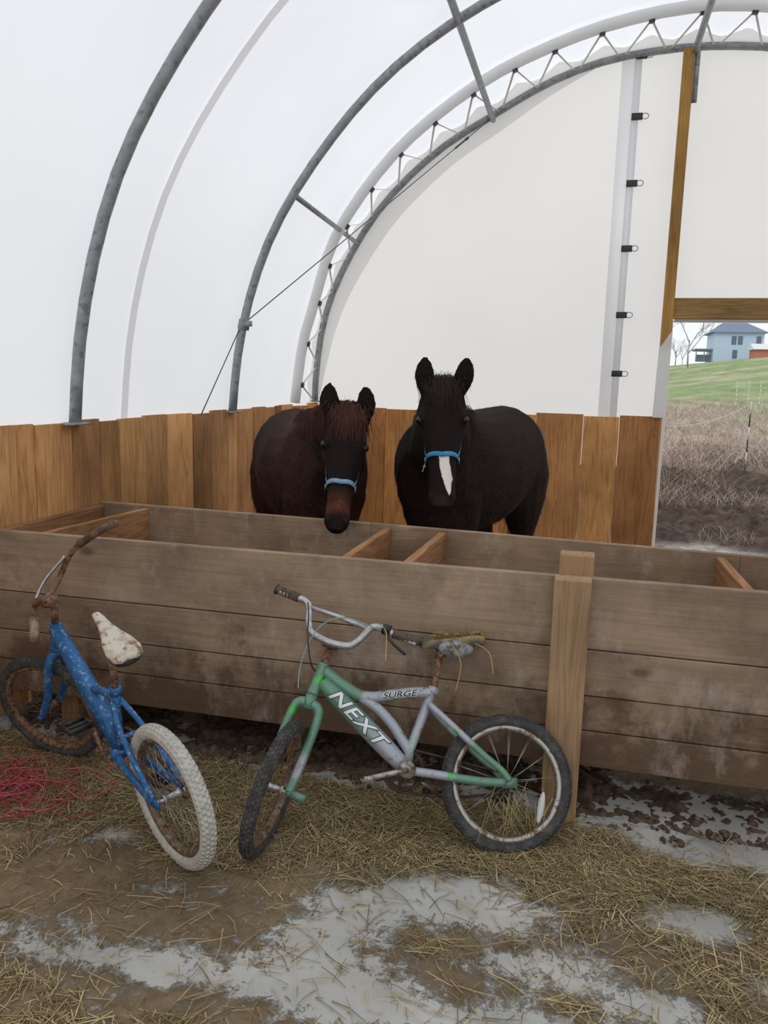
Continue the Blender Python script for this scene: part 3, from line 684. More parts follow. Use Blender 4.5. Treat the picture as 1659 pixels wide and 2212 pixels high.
b.tube([BB+V((0,.038,0)),BB+V((0,.046,0))],.030,20);b.tube([BB+V((0,.046,0)),BB+V((0,.049,0))],.018,16)
cd=V((.92,0,-.18)).normalized()
b.tube([BB+V((0,-.07,0)),BB+V((0,.06,0))],.008,10)
b.tube([BB+V((0,.056,0)),BB+V((0,.064,0))+cd*.06,BB+V((0,.066,0))+cd*.145],.008,10,flat=1.2)
cd2=V((-.80,0,-.52)).normalized()
b.tube([BB+V((0,-.066,0)),BB+V((0,-.07,0))+cd2*.145],.009,10)
cr=b.obj('crankset',rimst,gb)
b=MB()
cc=BB+V((0,-.047,0));rings=[[cc+V((math.cos(a)*rr,y,math.sin(a)*rr)) for rr,y in((.060,-.002),(.076,-.002),(.076,.002),(.060,.002))] for a in np.linspace(0,2*math.pi,48,endpoint=False)]
b.loft(rings,closed=True)
for i in range(36):
    a=2*math.pi*i/36;b.box(cc+V((math.cos(a)*.079,0,math.sin(a)*.079)),(.009,.0032,.007),Matrix.Rotation(-a,3,'Y'))
for i in range(5):
    a=2*math.pi*i/5;b.tube([cc,cc+V((math.cos(a)*.066,0,math.sin(a)*.066))],.008,8)
b.obj('chainring',darksteel,cr)
b=MB();b.tube([BB+V((0,.064,0))+cd*.145,BB+V((0,.10,0))+cd*.145],.007,8);b.box(BB+V((0,.075,0))+cd*.145,(.03,.012,.014));b.obj('pedal',simple('bare_axle',(190,188,184),.5,.4),cr)
pc=BB+V((0,-.10,0))+cd2*.145;b=MB();b.box(pc,(.080,.07,.010));b.box(pc+V((.038,0,0)),(.008,.085,.026));b.box(pc-V((.038,0,0)),(.008,.085,.026));b.tube([pc-V((0,.04,0)),pc+V((0,.05,0))],.008,8);b.obj('pedal',darksteel,cr)
def chain(root,c1,r1,c2,r2,y,mat):
    pts=[]
    for a in np.linspace(math.pi/2,-math.pi/2,14):pts.append(V((c1.x+r1*math.cos(a),y,c1.z+r1*math.sin(a))))
    for t in np.linspace(.05,.95,18):pts.append(V((c1.x+(c2.x-c1.x)*t,y,(c1.z-r1)*(1-t)+(c2.z-r2)*t-.016*math.sin(math.pi*t))))
    for a in np.linspace(-math.pi/2,-3*math.pi/2,10):pts.append(V((c2.x+r2*math.cos(a),y,c2.z+r2*math.sin(a))))
    for t in np.linspace(.05,.95,18):pts.append(V((c2.x+(c1.x-c2.x)*t,y,(c2.z+r2)*(1-t)+(c1.z+r1)*t)))
    b=MB();b.tube(pts,.0052,6,closed=True);return b.obj('chain',mat,root)
chain(gb,BB,.078,AX,.034,-.047,darksteel)
white=simple('decal_white',(236,238,240),.5);dark=simple('decal_black',(46,48,54),.5);dgrey=simple('decal_grey',(74,84,88),.5)
dt=(P2(.375,.300)-P2(.675,.600)).normalized();upn=V((0,1,0)).cross(dt).normalized()
if upn.z<0:upn=-upn
ds=P2(.640,.565)
decal(gb,'lettering','NEXT',.070,ds,dt,upn,(0,1,0),.0342,dgrey,offs=.0040,lift=.0009,shear=.35,xs=1.34,spc=1.10)
decal(gb,'lettering','NEXT',.070,ds,dt,upn,(0,1,0),.0342,white,offs=.0012,lift=.0018,shear=.35,xs=1.34,spc=1.10)
ds=P2(.455,.548);d2=(P2(.30,.564)-P2(.455,.550)).normalized();un=V((0,0,1));un=(un-d2*un.dot(d2)).normalized()
decal(gb,'lettering','SURGE',.031,ds,d2,un,(0,1,0),.0202,white,offs=.0022,lift=.0009,shear=.3,xs=1.35)
decal(gb,'lettering','SURGE',.031,ds,d2,un,(0,1,0),.0202,dark,offs=.0005,lift=.0018,shear=.3,xs=1.35)
# ---- blue bike
Rb=.254
ub=empty('bicycle',label='old blue bicycle with torn white seat and pale rear tyre',category='bicycle')
MBl=local_mat(-1.238,2.265,2.577,-.133,0,Rb)@Matrix.Translation((0,0,.006));ub.matrix_world=MBl
bpaint=simple('chipped_blue_paint',(44,112,166),.5,.1,(38,92,150),34,.4,.6,.2,c3=(134,158,180),scale3=60)
A,ax,pf=axis_frame(.988,Rb)
b=MB();BB=P2(.366,.276);AX=P2(0,Rb)
b.tube([A+ax*.33,A+ax*.337,A+ax*.455,A+ax*.462],[.023,.02,.02,.023],14)
b.tube([P2(.80,.655),P2(.62,.52),P2(.43,.385),P2(.37,.30)],[.028,.033,.033,.024],16,up=(0,1,0))
b.tube([P2(.80,.60),P2(.6,.42),P2(.40,.285)],.016,12)
b.tube([P2(.325,.535),BB],.0165,12);b.tube([P2(.322,.525),P2(.316,.555)],.021,12)
b.tube([P2(.56,.47),P2(.44,.50),P2(.33,.515)],.014,12)
b.tube([BB+V((0,-.037,0)),BB+V((0,.037,0))],.024,18)
for s_ in(1,-1):
    b.tube(catmull([BB+V((-.015,s_*.02,0)),P2(.24,.27,s_*.040),P2(.02,Rb,s_*.058)],5),.0125,10)
    b.tube(catmull([P2(.325,.50,s_*.014),P2(.22,.41,s_*.042),P2(.01,Rb+.01,s_*.058)],5),.0105,10)
    b.box(AX+V((.004,s_*.059,0)),(.06,.006,.032))
b.tube([P2(.215,.412,-.045),P2(.215,.412,.045)],.008,8)
b.obj('frame',bpaint,ub,label='chipped blue frame')
steer=Matrix.Rotation(.517,3,ax)
b=MB();cw=A+ax*.30
b.tube([S(A+ax*.29),S(A+ax*.335)],.02,14)
for s_ in(1,-1):
    pts=catmull([cw+V((0,s_*.012,.012)),cw+V((0,s_*.040,0)),cw-ax*.05+V((0,s_*.052,0)),A+ax*.12+pf*.004+V((0,s_*.054,0)),A+pf*.028+ax*.02+V((0,s_*.054,0)),A+pf*.035+V((0,s_*.054,0))],4)
    b.tube([S(p) for p in pts],.017,12);b.tube([S(A+pf*.035+V((0,s_*.05,0))),S(A+pf*.035+V((0,s_*.075,0)))],.01,8)
b.obj('fork',bpaint,ub)
wheel(ub,'front_wheel',S(A+pf*.035),Rb,steer,dict(tyre=rubber,rim=rust,hub=rust,spoke=rust))
wheel(ub,'rear_wheel',AX,Rb,Matrix.Identity(3),dict(tyre=mudtyre,rim=frim,hub=chrome,spoke=chrome),tw=.027)
b=MB();b.tube([S(A+ax*.462),S(A+ax*.56)],.014,12);b.box(S(A+ax*.56+pf*.02),(.055,.042,.036),steer);b.obj('stem',rust,ub,label='rusty stem')
clamp=S(A+ax*.565+pf*.03)
IM=MBl.inverted()
def W(x,y,z):return IM@V((x,y,z))
cW=MBl@clamp
bar=catmull([W(-2.044,2.60,.617),W(-2.09,2.66,.665),W(-2.128,2.72,.705),W(cW.x,cW.y,cW.z+.01),W(-2.085,2.815,.79),W(-2.038,2.83,.896),W(-1.99,2.855,.955),W(-1.92,2.87,1.003),W(-1.849,2.885,1.040)],7)
b=MB();b.tube(bar,.0118,12);hbar=b.obj('handlebar',rust,ub,label='rusty high rise handlebar twisted sideways')
b=MB();b.tube(catmull([W(-2.125,2.72,.73),W(-2.115,2.77,.80),W(-2.05,2.815,.895)],6),.007,8);b.obj('crossbar',chrome,hbar,label='pale metal crossbar')
b=MB();b.tube([bar[0]+(bar[0]-bar[5])*.3,bar[7]],.019,12);b.obj('grip',simple('tan_grip',(168,150,128),.8,0,(120,98,78),30),hbar)
b=MB();b.tube([bar[-17],bar[-8],bar[-1]],.0165,12);b.obj('grip',simple('brown_grip',(122,92,76),.8,0,(88,70,60),30),hbar)
b=MB();b.tube([P2(.322,.53),P2(.296,.69)],.0125,12);b.obj('seat_post',rust,ub)
T=Matrix.Translation((.262,0,.765))@Matrix.Rotation(math.radians(-27),4,'Y')
saddle(ub,T,1.08,simple('white_torn_vinyl',(208,200,186),.75,0,(182,162,138),26,.5,.66,.3,c3=(140,116,94),scale3=30),rust,ws=.90)
b=MB();b.ell(T@V((-.105,0,-.014)),(.026,.050,.022),T.to_3x3());b.obj('saddle_padding',blackp,ub,label='black exposed foam at the back of the seat')
b=MB();cd=V((.5,0,.86)).normalized()
b.tube([BB+V((0,-.06,0)),BB+V((0,.06,0))],.008,10);b.tube([BB+V((0,.058,0)),BB+V((0,.062,0))+cd*.15],.008,10);b.tube([BB+V((0,-.058,0)),BB+V((0,-.062,0))-cd*.15],.008,10);cr=b.obj('crankset',rust,ub)
for s_ in(1,-1):
    pc=BB+V((0,s_*.11,0))+cd*.15*s_;b=MB();b.box(pc+V((.035,0,0)),(.008,.09,.02));b.box(pc-V((.035,0,0)),(.008,.09,.02));b.box(pc+V((0,s_*.04,0)),(.07,.008,.02));b.box(pc-V((0,s_*.04,0)),(.07,.008,.02));b.tube([pc-V((0,.045,0)),pc+V((0,.045,0))],.009,8);b.obj('pedal',blackp,cr)
b=MB();cc=BB+V((0,-.047,0));rings=[[cc+V((math.cos(a)*rr,y,math.sin(a)*rr)) for rr,y in((.058,-.0015),(.072,-.0015),(.072,.0015),(.058,.0015))] for a in np.linspace(0,2*math.pi,48,endpoint=False)]
b.loft(rings,closed=True)
for i in range(5):
    a=2*math.pi*i/5;b.tube([cc,cc+V((math.cos(a)*.06,0,math.sin(a)*.06))],.006,8)
b.obj('chainring',rust,cr);chain(ub,BB,.072,AX,.03,-.047,rust)
# ------------------------------------------------------------ horses
def horsemat(blaze=None):
    m,nt,b,out=newmat('horse_coat');at=N(nt,'ShaderNodeAttribute');at.attribute_name='Col'
    tc=N(nt,'ShaderNodeTexCoord');mp=N(nt,'ShaderNodeMapping');mp.inputs['Scale'].default_value=(1,1,.25);nt.links.new(tc.outputs['Object'],mp.inputs[0])
    ns=N(nt,'ShaderNodeTexNoise',Scale=160.0,Detail=4.0);nt.links.new(mp.outputs[0],ns.inputs['Vector'])
    c=mix(nt,1.0,at.outputs['Color'],ramp(nt,ns.outputs[0],.3,.7,(.6,.6,.6),(1.3,1.25,1.2)),'MULTIPLY')
    if blaze:
        P,dn,dl,sd,Nf=blaze
        sb=N(nt,'ShaderNodeVectorMath',operation='SUBTRACT');nt.links.new(tc.outputs['Object'],sb.inputs[0]);sb.inputs[1].default_value=P
        def dot(v):
            d_=N(nt,'ShaderNodeVectorMath',operation='DOT_PRODUCT');nt.links.new(sb.outputs[0],d_.inputs[0]);d_.inputs[1].default_value=v;return d_.outputs['Value']
        t=math_(nt,'DIVIDE',dot(dn),dl);s=dot(sd);fr=dot(Nf)
        nz=N(nt,'ShaderNodeTexNoise',Scale=26.0,Detail=4.0);nt.links.new(tc.outputs['Object'],nz.inputs['Vector'])
        q=math_(nt,'MINIMUM',math_(nt,'DIVIDE',math_(nt,'SUBTRACT',.945,t),.17),1.0)
        w_=math_(nt,'MULTIPLY',math_(nt,'MULTIPLY',q,math_(nt,'GREATER_THAN',t,.60)),.027)
        cen=math_(nt,'ADD',math_(nt,'MULTIPLY',math_(nt,'SUBTRACT',t,.60),.10),.006)
        e=math_(nt,'SUBTRACT',w_,math_(nt,'ABSOLUTE',math_(nt,'SUBTRACT',s,cen)));e=math_(nt,'ADD',e,math_(nt,'MULTIPLY',math_(nt,'SUBTRACT',nz.outputs[0],.5),.016))
        mk=math_(nt,'MULTIPLY',ramp(nt,e,.0,.004),math_(nt,'MULTIPLY',math_(nt,'GREATER_THAN',fr,-.07),math_(nt,'GREATER_THAN',t,.60)))
        c=mix(nt,mk,c,lin((232,226,216)))
    nt.links.new(c,b.inputs['Base Color']);b.inputs['Roughness'].default_value=.8;b.inputs['Specular IOR Level'].default_value=.08
    bump(nt,b,ns.outputs[0],.35,.004);return m
hairm,nt,bb_,out=newmat('horse_hair');at=N(nt,'ShaderNodeAttribute');at.attribute_name='Col';nt.links.new(at.outputs['Color'],bb_.inputs['Base Color']);bb_.inputs['Roughness'].default_value=.6;bb_.inputs['Specular IOR Level'].default_value=.2
halterm=simple('halter_blue',(58,140,186),.6,0,(46,120,166),60);halter2=simple('halter_pale',(128,162,190),.6,0,(104,140,168),60)
haltdark=simple('halter_strap_dark',(36,58,78),.7,0,(44,84,112),40)
eyem=simple('horse_eye',(16,12,10),.2);ringm=simple('halter_metal',(170,170,166),.3,.8);nostm=simple('nostril_dark',(8,6,6),.9)
def horse(loc,yaw,P,Mz,face,sc,red,blaze,label,haltmat,ears,noset,hwk=1.0):
    b=MB()
    def lft(path,ws,hs,side=V((0,1,0)),n=20):
        path=[V(p) for p in path];rings=[]
        for i,p in enumerate(path):
            t=(path[min(i+1,len(path)-1)]-path[max(i-1,0)]).normalized();s_=(side-t*side.dot(t)).normalized();nn=t.cross(s_)
            rings.append([p+s_*ws[i]*math.cos(2*math.pi*k/n)+nn*hs[i]*math.sin(2*math.pi*k/n) for k in range(n)])
        b.loft(rings)
    tr=[(-.78,1.10,.10,.16),(-.70,1.11,.22,.26),(-.5,1.10,.29,.315),(-.25,1.07,.305,.335),(0,1.04,.32,.355),(.22,1.05,.30,.355),(.42,1.09,.26,.34),(.58,1.06,.215,.29),(.69,1.03,.13,.18)]
    lft([(x,0,z) for x,z,w_,h_ in tr],[q[2] for q in tr],[q[3] for q in tr])
    b.ell((.47,0,.90),(.17,.20,.24))
    P,Mz=V(P),V(Mz);d=Mz-P;face=V(face).normalized();Nf=(face-d.normalized()*face.dot(d.normalized())).normalized();sd=d.normalized().cross(Nf)
    if sd.dot(V((0,1,0)))<0: sd=-sd
    nk=catmull([(.34,0,1.14),(.55,P.y*.3,1.22),V((.55,P.y*.3,1.22)).lerp(P-Nf*.12,.55)+V((0,0,.0)),P-Nf*.11+d*.06],4);m_=len(nk)
    ws=[float(np.interp(i/(m_-1),[0,.5,1],[.18,.135,.095])) for i in range(m_)];hs=[float(np.interp(i/(m_-1),[0,.5,1],[.29,.20,.115])) for i in range(m_)]
    lft(nk,ws,hs)
    hp=[(-.05,.055,.05),(.0,.082,.085),(.08,.100,.105),(.2,.118,.125),(.30,.116,.128),(.40,.099,.118),(.52,.077,.096),(.64,.066,.080),(.75,.062,.071),(.84,.064,.066),(.91,.067,.060),(.965,.056,.048),(1.01,.034,.028)]
    hp=[(t,w_*hwk,h_) for t,w_,h_ in hp]
    k_=d.length/.62
    rings=[]
    for t,w_,h_ in hp:
        w_*=k_;h_*=k_;c=P+d*t-Nf*h_*.92;rr=[]
        for k in range(24):
            a=2*math.pi*k/24;sx=math.cos(a);nz=math.sin(a);sx=math.copysign(abs(sx)**.85,sx);nz=math.copysign(abs(nz)**.9,nz)
            taper=(1-.12*nz) if nz>0 else 1-.35*abs(nz)
            rr.append(c+sd*w_*sx*taper+Nf*h_*nz)
        rings.append(rr)
    b.loft(rings)
    for s_ in(1,-1):
        b.ell(P+d*.27+sd*s_*.092*hwk*k_-Nf*.045*k_,(.030*k_,.030*k_,.034*k_))
        b.ell(P+d*.92+sd*s_*.040*hwk*k_-Nf*.022*k_,(.025*k_,.025*k_,.030*k_))
        b.ell(P+d*.30+sd*s_*.064*k_*hwk-Nf*.17*k_,(.05*k_,.055*k_,.085*k_))
        base=P+sd*s_*.073*k_-Nf*.07*k_+d*.03;ev=(V(ears[0 if s_>0 else 1])).normalized();L=.185*k_
        en=(face-ev*face.dot(ev)).normalized();es=ev.cross(en);rings=[]
        for t,r1,r2 in((-.25,.028,.026),(0,.038,.032),(.25,.048,.030),(.5,.052,.026),(.72,.044,.018),(.88,.028,.012),(1.0,.009,.006)):
            c=base+ev*L*t+sd*s_*.010*math.sin(max(t,0)*math.pi)
            rings.append([c+es*r1*k_*math.cos(a)+en*r2*k_*math.sin(a)-en*k_*.012*max(0,math.sin(a))*(1-abs(math.cos(a)))*(1 if t>.1 else 0) for a in np.linspace(0,2*math.pi,12,endpoint=False)])
        b.loft(rings)
        lft([(.42,s_*.13,1.12),(.45,s_*.14,.95),(.40,s_*.13,.80),(.41,s_*.125,.62),(.42,s_*.12,.46),(.41,s_*.12,.42),(.41,s_*.12,.25),(.41,s_*.12,.14),(.44,s_*.12,.075),(.46,s_*.12,.045),(.475,s_*.12,.0)],[.09,.10,.080,.055,.048,.044,.030,.036,.030,.045,.056],[.14,.14,.10,.062,.054,.05,.036,.042,.034,.048,.060],V((0,1,0)),14)
        lft([(-.50,s_*.13,1.14),(-.47,s_*.16,.98),(-.46,s_*.165,.82),(-.52,s_*.155,.67),(-.61,s_*.14,.54),(-.64,s_*.14,.48),(-.63,s_*.14,.3),(-.62,s_*.14,.15),(-.59,s_*.14,.08),(-.57,s_*.14,.045),(-.555,s_*.14,0)],[.14,.15,.135,.095,.052,.046,.034,.038,.032,.045,.056],[.24,.25,.21,.14,.075,.060,.042,.044,.036,.05,.060],V((0,1,0)),14)
    me=bpy.data.meshes.new('h');me.from_pydata(b.v,[],b.f);ob=bpy.data.objects.new('h',me);COL.objects.link(ob)
    bm=bmesh.new();bm.from_mesh(me);bmesh.ops.recalc_face_normals(bm,faces=bm.faces[:]);bm.to_mesh(me);bm.free()
    r=ob.modifiers.new('r','REMESH');r.mode='VOXEL';r.voxel_size=.0095
    s=ob.modifiers.new('s','SMOOTH');s.factor=.5;s.iterations=8
    dg=bpy.context.evaluated_depsgraph_get();dg.update();me2=bpy.data.meshes.new_from_object(ob.evaluated_get(dg));bpy.data.objects.remove(ob)
    BK=lin((34,28,26));BR=lin((76,47,37)) if red else lin((48,35,31));MZ=lin((92,58,43)) if red else lin((50,39,36))
    nv=len(me2.vertices);arr=np.ones((nv,4),dtype=np.float32);dl=d.length;dn=d.normalized()
    for i,v in enumerate(me2.vertices):
        p=v.co;q=p-P;t=q.dot(dn)/dl;s_=q.dot(sd);fr=q.dot(Nf)
        n_=noise.noise(p*3.5)*.5+.5;c=[BK[j]*(1-n_)+BR[j]*n_ for j in range(3)]
        if fr>-.30*k_ and -.35<t<1.1 and abs(s_)<.20 and (p-P).dot(face)>-.24:
            c=list(BK)
            if red:
                kf=smooth(.62,.84,t)*(1-smooth(.82,.90,t))*(.75+.4*noise.noise(p*22));kf=max(0,min(1,kf*1.3));c=[c[j]*(1-kf)+MZ[j]*kf for j in range(3)]
            else:
                kf=smooth(.9,.95,t);c=[c[j]*(1-kf)+MZ[j]*kf for j in range(3)]
        if p.z<.05: c=list(lin((50,44,38)))
        arr[i,:3]=c
    ca=me2.color_attributes.new('Col','FLOAT_COLOR','POINT');ca.data.foreach_set('color',arr.ravel())
    hm=horsemat((tuple(P),tuple(dn),dl,tuple(sd),tuple(Nf)) if blaze else None)
    me2.materials.clear();me2.materials.append(hm);me2.polygons.foreach_set('use_smooth',[True]*len(me2.polygons))
    root=bpy.data.objects.new('horse',me2);COL.objects.link(root)
    root.matrix_world=Matrix.Translation(loc)@Matrix.Rotation(yaw,4,'Z')@Matrix.Scale(sc,4)
    root['label']=label;root['category']='horse'
    for s_ in(1,-1):
        k=MB();k.ell(P+d*.28+sd*s_*.105*hwk*k_-Nf*.042*k_,.020*k_);k.obj('eye',eyem,root)
        k=MB();k.ell(P+d*.93+sd*s_*.044*hwk*k_-Nf*.004*k_,(.011,.011,.017));k.obj('nostril',nostm,root)
    kr=k_
    def hwid(t,i):return float(np.interp(t,[q[0] for q in hp],[q[i] for q in hp]))*kr
    k=MB();hw=hwid(noset,1);hh=hwid(noset,2);pts=[]
    for q in range(32):
        a=2*math.pi*q/32;sx=math.cos(a);nz=math.sin(a);sx=math.copysign(abs(sx)**.85,sx);nz=math.copysign(abs(nz)**.9,nz);tp=(1-.12*nz) if nz>0 else 1-.35*abs(nz)
        pts.append(P+d*(noset-.02*abs(sx))-Nf*hh*.92+sd*(hw+.006)*sx*tp+Nf*(hh+.006)*nz)
    rings=[];w=.0115*kr
    for q in range(32):
        c=pts[q];cen=P+d*noset-Nf*hh*.92;o_=(c-cen).normalized()
        rings.append([c+dn*w+o_*.002,c+dn*w-o_*.002,c-dn*w-o_*.002,c-dn*w+o_*.002])
    k.loft(rings,closed=True)
    for s_ in (1,-1):
        c0=P+d*noset+sd*s_*(hw+.005)-Nf*.06*kr;k.tube([c0-d*.03,c0-d*.075+sd*s_*.006-Nf*.015],.007*kr,8,flat=.35,up=tuple(sd))
    hal=k.obj('halter',haltmat,root,label='blue webbing halter noseband')
    k=MB()
    for s_ in(1,-1):
        pts=catmull([P+d*noset+sd*s_*(hw+.004)-Nf*.085*kr,P+d*.42+sd*s_*(hwid(.42,1)*.93)-Nf*.15*kr,P+d*.2+sd*s_*(hwid(.2,1)*.93)-Nf*.17*kr,P+d*.02+sd*s_*(.09*kr)-Nf*.15*kr,P-d*.05+sd*s_*.03-Nf*.11*kr],4)
        k.tube(pts,.009*kr,8,flat=.3,up=tuple(sd))
    k.obj('cheek_strap',haltdark,hal,label='dark cheek straps')
    for s_ in(1,-1):
        cen=P+d*noset+sd*s_*(hw+.010)-Nf*.07*kr
        k=MB();k.tube([cen+dn*.014*math.cos(a)+Nf*.014*math.sin(a) for a in np.linspace(0,2*math.pi,16,endpoint=False)],.0028,6,closed=True)
        if s_<0 and blaze: k.tube(catmull([cen+dn*.014,cen+dn*.04-sd*.006,cen+dn*.06-sd*.012+Nf*.004],4),.003,6);k.tube([cen+dn*.03-sd*.012,cen+dn*.032+sd*.008],.0025,6)
        k.obj('halter_ring',ringm,hal)
    H1=lin((84,44,32)) if red else lin((52,31,25));H2=lin((42,25,20)) if red else lin((22,17,16))
    k=MB()
    rnd=random.Random(3)
    def strand(kk,pts,w_,c,sv):
        pts=catmull(pts,3);vs=[];n_=len(pts)
        for i,p in enumerate(pts):
            ww=w_*(1-(i/(n_-1))**2*.85);vs+=[p-sv*ww,p+sv*ww]
        kk.add(vs,[(2*i,2*i+1,2*i+3,2*i+2) for i in range(n_-1)],0,c)
    for i in range(700 if red else 440):
        s0=rnd.gauss(0,.034);Ls=rnd.uniform(.08,.28) if red else rnd.uniform(.08,.22);sp_=rnd.uniform(1.0,2.1 if red else 1.7)
        t0=rnd.uniform(-.08,.06);a=P+sd*s0-Nf*.03+d*t0+V((0,0,.010))
        sN=s0*sp_
        q=[a,a+Nf*.042+d*.03+sd*s0*.2,P+sd*s0*(1+(sp_-1)*.5)+Nf*rnd.uniform(.008,.024)+d*(t0+Ls*.5),P+sd*(sN+rnd.gauss(0,.008))+Nf*(rnd.uniform(0,.014)-max(0,abs(sN)-.05)*.6)+d*(t0+Ls)]
        f=rnd.random();strand(k,q,.0018,tuple(H1[j]*f+H2[j]*(1-f) for j in range(3)),sd)
    for i in range(320):
        s0=rnd.gauss(0,.03);a=P+sd*s0-Nf*rnd.uniform(.02,.10)-d*.04
        q=[a,a+V((0,0,.02))+sd*rnd.gauss(0,.01),a+V((0,0,rnd.uniform(.02,.045)))+sd*rnd.gauss(0,.03)+Nf*rnd.uniform(-.02,.05)]
        f=rnd.random();strand(k,q,.0012,tuple(H1[j]*f*.6+H2[j]*(1-f) for j in range(3)),sd)
    k.obj('forelock',hairm,root,label='dark reddish forelock')
    k=MB()
    for i in range(900):
        u=rnd.random();fi=u*(m_-1);i0=min(int(fi),m_-2);c=nk[i0].lerp(nk[i0+1],fi-i0);t=(nk[i0+1]-nk[i0]).normalized();nn=(V((0,0,1))-t*t.z).normalized();h_=hs[i0];w_=ws[i0]
        side=(-1 if rnd.random()<.8 else 1) if red else (-1 if rnd.random()<.9 else 1)
        S_=V((0,1,0))*side;a=c+nn*(h_*.97)+V((0,rnd.gauss(0,.008),0));L=rnd.uniform(.03,.15) if red else rnd.uniform(.08,.22)
        q=[a,a+nn*.012+S_*w_*.5,c+nn*h_*.55+S_*(w_*.98+rnd.uniform(0,.010)),c+nn*(h_*.55-L)+S_*(w_*1.04+rnd.uniform(0,.018))]
        f=rnd.random();strand(k,q,.0018,tuple(H1[j]*f+H2[j]*(1-f) for j in range(3)),sd)
    k.obj('mane',hairm,root)
    k=MB()
    for i in range(420):
        a=V((-.76+rnd.gauss(0,.012),rnd.gauss(0,.02),1.30));L=rnd.uniform(.6,.95)
        q=[a+V((.04,0,0)),a+V((-.05,0,-.02)),a+V((-.10,rnd.gauss(0,.02),-L*.4)),a+V((-.08+rnd.gauss(0,.03),rnd.gauss(0,.04),-L))]
        f=rnd.random();strand(k,q,.0016,tuple(H1[j]*f*.5+H2[j]*(1-f*.5) for j in range(3)),sd)
    k.obj('tail',hairm,root)
    k=MB();vs=[];fs=[];cs=[]
    for i in range(28000):
        v=me2.vertices[rnd.randrange(nv)]
        if v.co.z<.3: continue
        q_=v.co-P;t=q_.dot(dn)/dl
        hd=-.1<t<1.05 and abs(q_.dot(sd))<.15 and q_.dot(Nf)>-.25
        if hd and t>.3: continue
        L=rnd.uniform(.010,.022)*(.6 if hd else 1);nn=v.normal;dr=(nn*.55+V((-.25,0,-.6))+V((rnd.gauss(0,.15),rnd.gauss(0,.15),rnd.gauss(0,.15)))).normalized()
        if hd: dr=(nn*.7-d.normalized()*.1+V((rnd.gauss(0,.2),rnd.gauss(0,.2),rnd.gauss(0,.2)))).normalized()
        s_=dr.cross(nn);s_=s_.normalized()*.0010 if s_.length>1e-4 else V((.001,0,0))
        o=len(vs);vs+=[v.co-s_,v.co+s_,v.co+dr*L];fs.append((o,o+1,o+2));g=rnd.uniform(.7,1.5);c=tuple(float(x)*g for x in arr[v.index,:3]);cs+=[c]*3
    k.add(vs,fs,0,cs);k.obj('coat_hair',hairm,root,label='short fuzzy winter coat')
    return root
def tol(loc,yaw,sc,p):
    m_=(Matrix.Translation(loc)@Matrix.Rotation(yaw,4,'Z')@Matrix.Scale(sc,4)).inverted();return m_@V(p)
def told(yaw,dv):return Matrix.Rotation(-yaw,3,'Z')@V(dv)
l1=(-1.67,4.78,.004);s1=1.02;y1=math.atan2(-.86,.51)
horse(l1,y1,tol(l1,y1,s1,(-1.175,3.96,1.49)),tol(l1,y1,s1,(-1.13,3.63,.93)),told(y1,(.27,-.96,0)),s1,True,0,'dark brown young horse with lowered head and reddish forelock',halter2,[tuple(told(y1,(.10,-.05,1))),tuple(told(y1,(-.10,-.05,1)))],.62,.93)
y2=math.atan2(-.966,-.258);l2=(-.66,4.98,.004);s2=1.06
horse(l2,y2,tol(l2,y2,s2,(-.725,4.16,1.64)),tol(l2,y2,s2,(-.655,3.86,1.045)),told(y2,(.16,-.98,0)),s2,False,1,'nearly black horse with white nose stripe and blue halter',halterm,[tuple(told(y2,(.24,-.05,1))),tuple(told(y2,(-.10,-.05,1)))],.60,1.02)
# ------------------------------------------------------------ outdoors
HY=[7.9,9,13,20,30,60,100,135,170,260];HZ=[-.02,.10,.45,.62,.9,2.6,5.1,6.7,7.0,5]
def tz(x,y):
    z=lerpi(y,HY,HZ)
    u=x/max(y,1.0);z+=(min(u,.24)-.19)*y*.16*smooth(24,60,y)*(1-.45*smooth(90,135,y))
    if x<30: z+=-(max(0,30-x)*.030)*smooth(50,135,y)
    return z+.05*noise.noise(V((x*.6,y*.6,0)))*smooth(8.4,12,y)
b=MB();YS=[];y=7.9
while y<260:YS.append(y);y+=max(.06,(y-7)*.025)
nx=230
vs=[];cs=[]
for y in YS:
    for i in range(nx+1):
        x=(-.05*y-1)+(y*.42+2)*i/nx
        z=tz(x,y)
        if y<16:z+=(.14*abs(noise.noise(V((x*3,y*3,5))))+.08*noise.noise(V((x*9,y*9,5))))*smooth(8.3,9.5,y)
        vs.append((x,y,z))
        n_=noise.noise(V((x*.5,y*.5,3)))+.6*noise.noise(V((x*2,y*2,3)))
        gr=smooth(22,42,y+n_*11+(x/y-.16)*70);br=smooth(12,20,y+n_*5);fs_=1-smooth(8.15,8.9,y+.4*n_)
        D=lin((92,79,72));Bc=lin((176,163,148));gg=smooth(.0,.4,noise.noise(V((x*.25,y*.12,6))))
        Ga=lin((150,170,122));Gb=lin((182,184,152));G=[Ga[j]*(1-gg)+Gb[j]*gg for j in range(3)];Wc=lin((208,205,200))
        c=[D[j]*(1-br)+Bc[j]*br for j in range(3)];c=[c[j]*(1-gr)+G[j]*gr for j in range(3)];c=[c[j]*(1-fs_)+Wc[j]*fs_ for j in range(3)]
        k=1+.35*noise.noise(V((x*.9,y*.35,8)))+.4*noise.noise(V((x*5,y*5,8)))*(1-gr*.8);cs.append(tuple(q*k for q in c))
n=nx+1;b.add(vs,[(j*n+i,j*n+i+1,(j+1)*n+i+1,(j+1)*n+i) for j in range(len(YS)-1) for i in range(nx)],0,cs)
gm=simple('field_ground',(255,255,255),.95,0,(205,200,190),12,.4,.6,.5,True,.1,bd=.03)
b.obj('hillside',gm,kind='stuff',label='grassy hillside with scrub and bare mud near the doorway',category='ground')
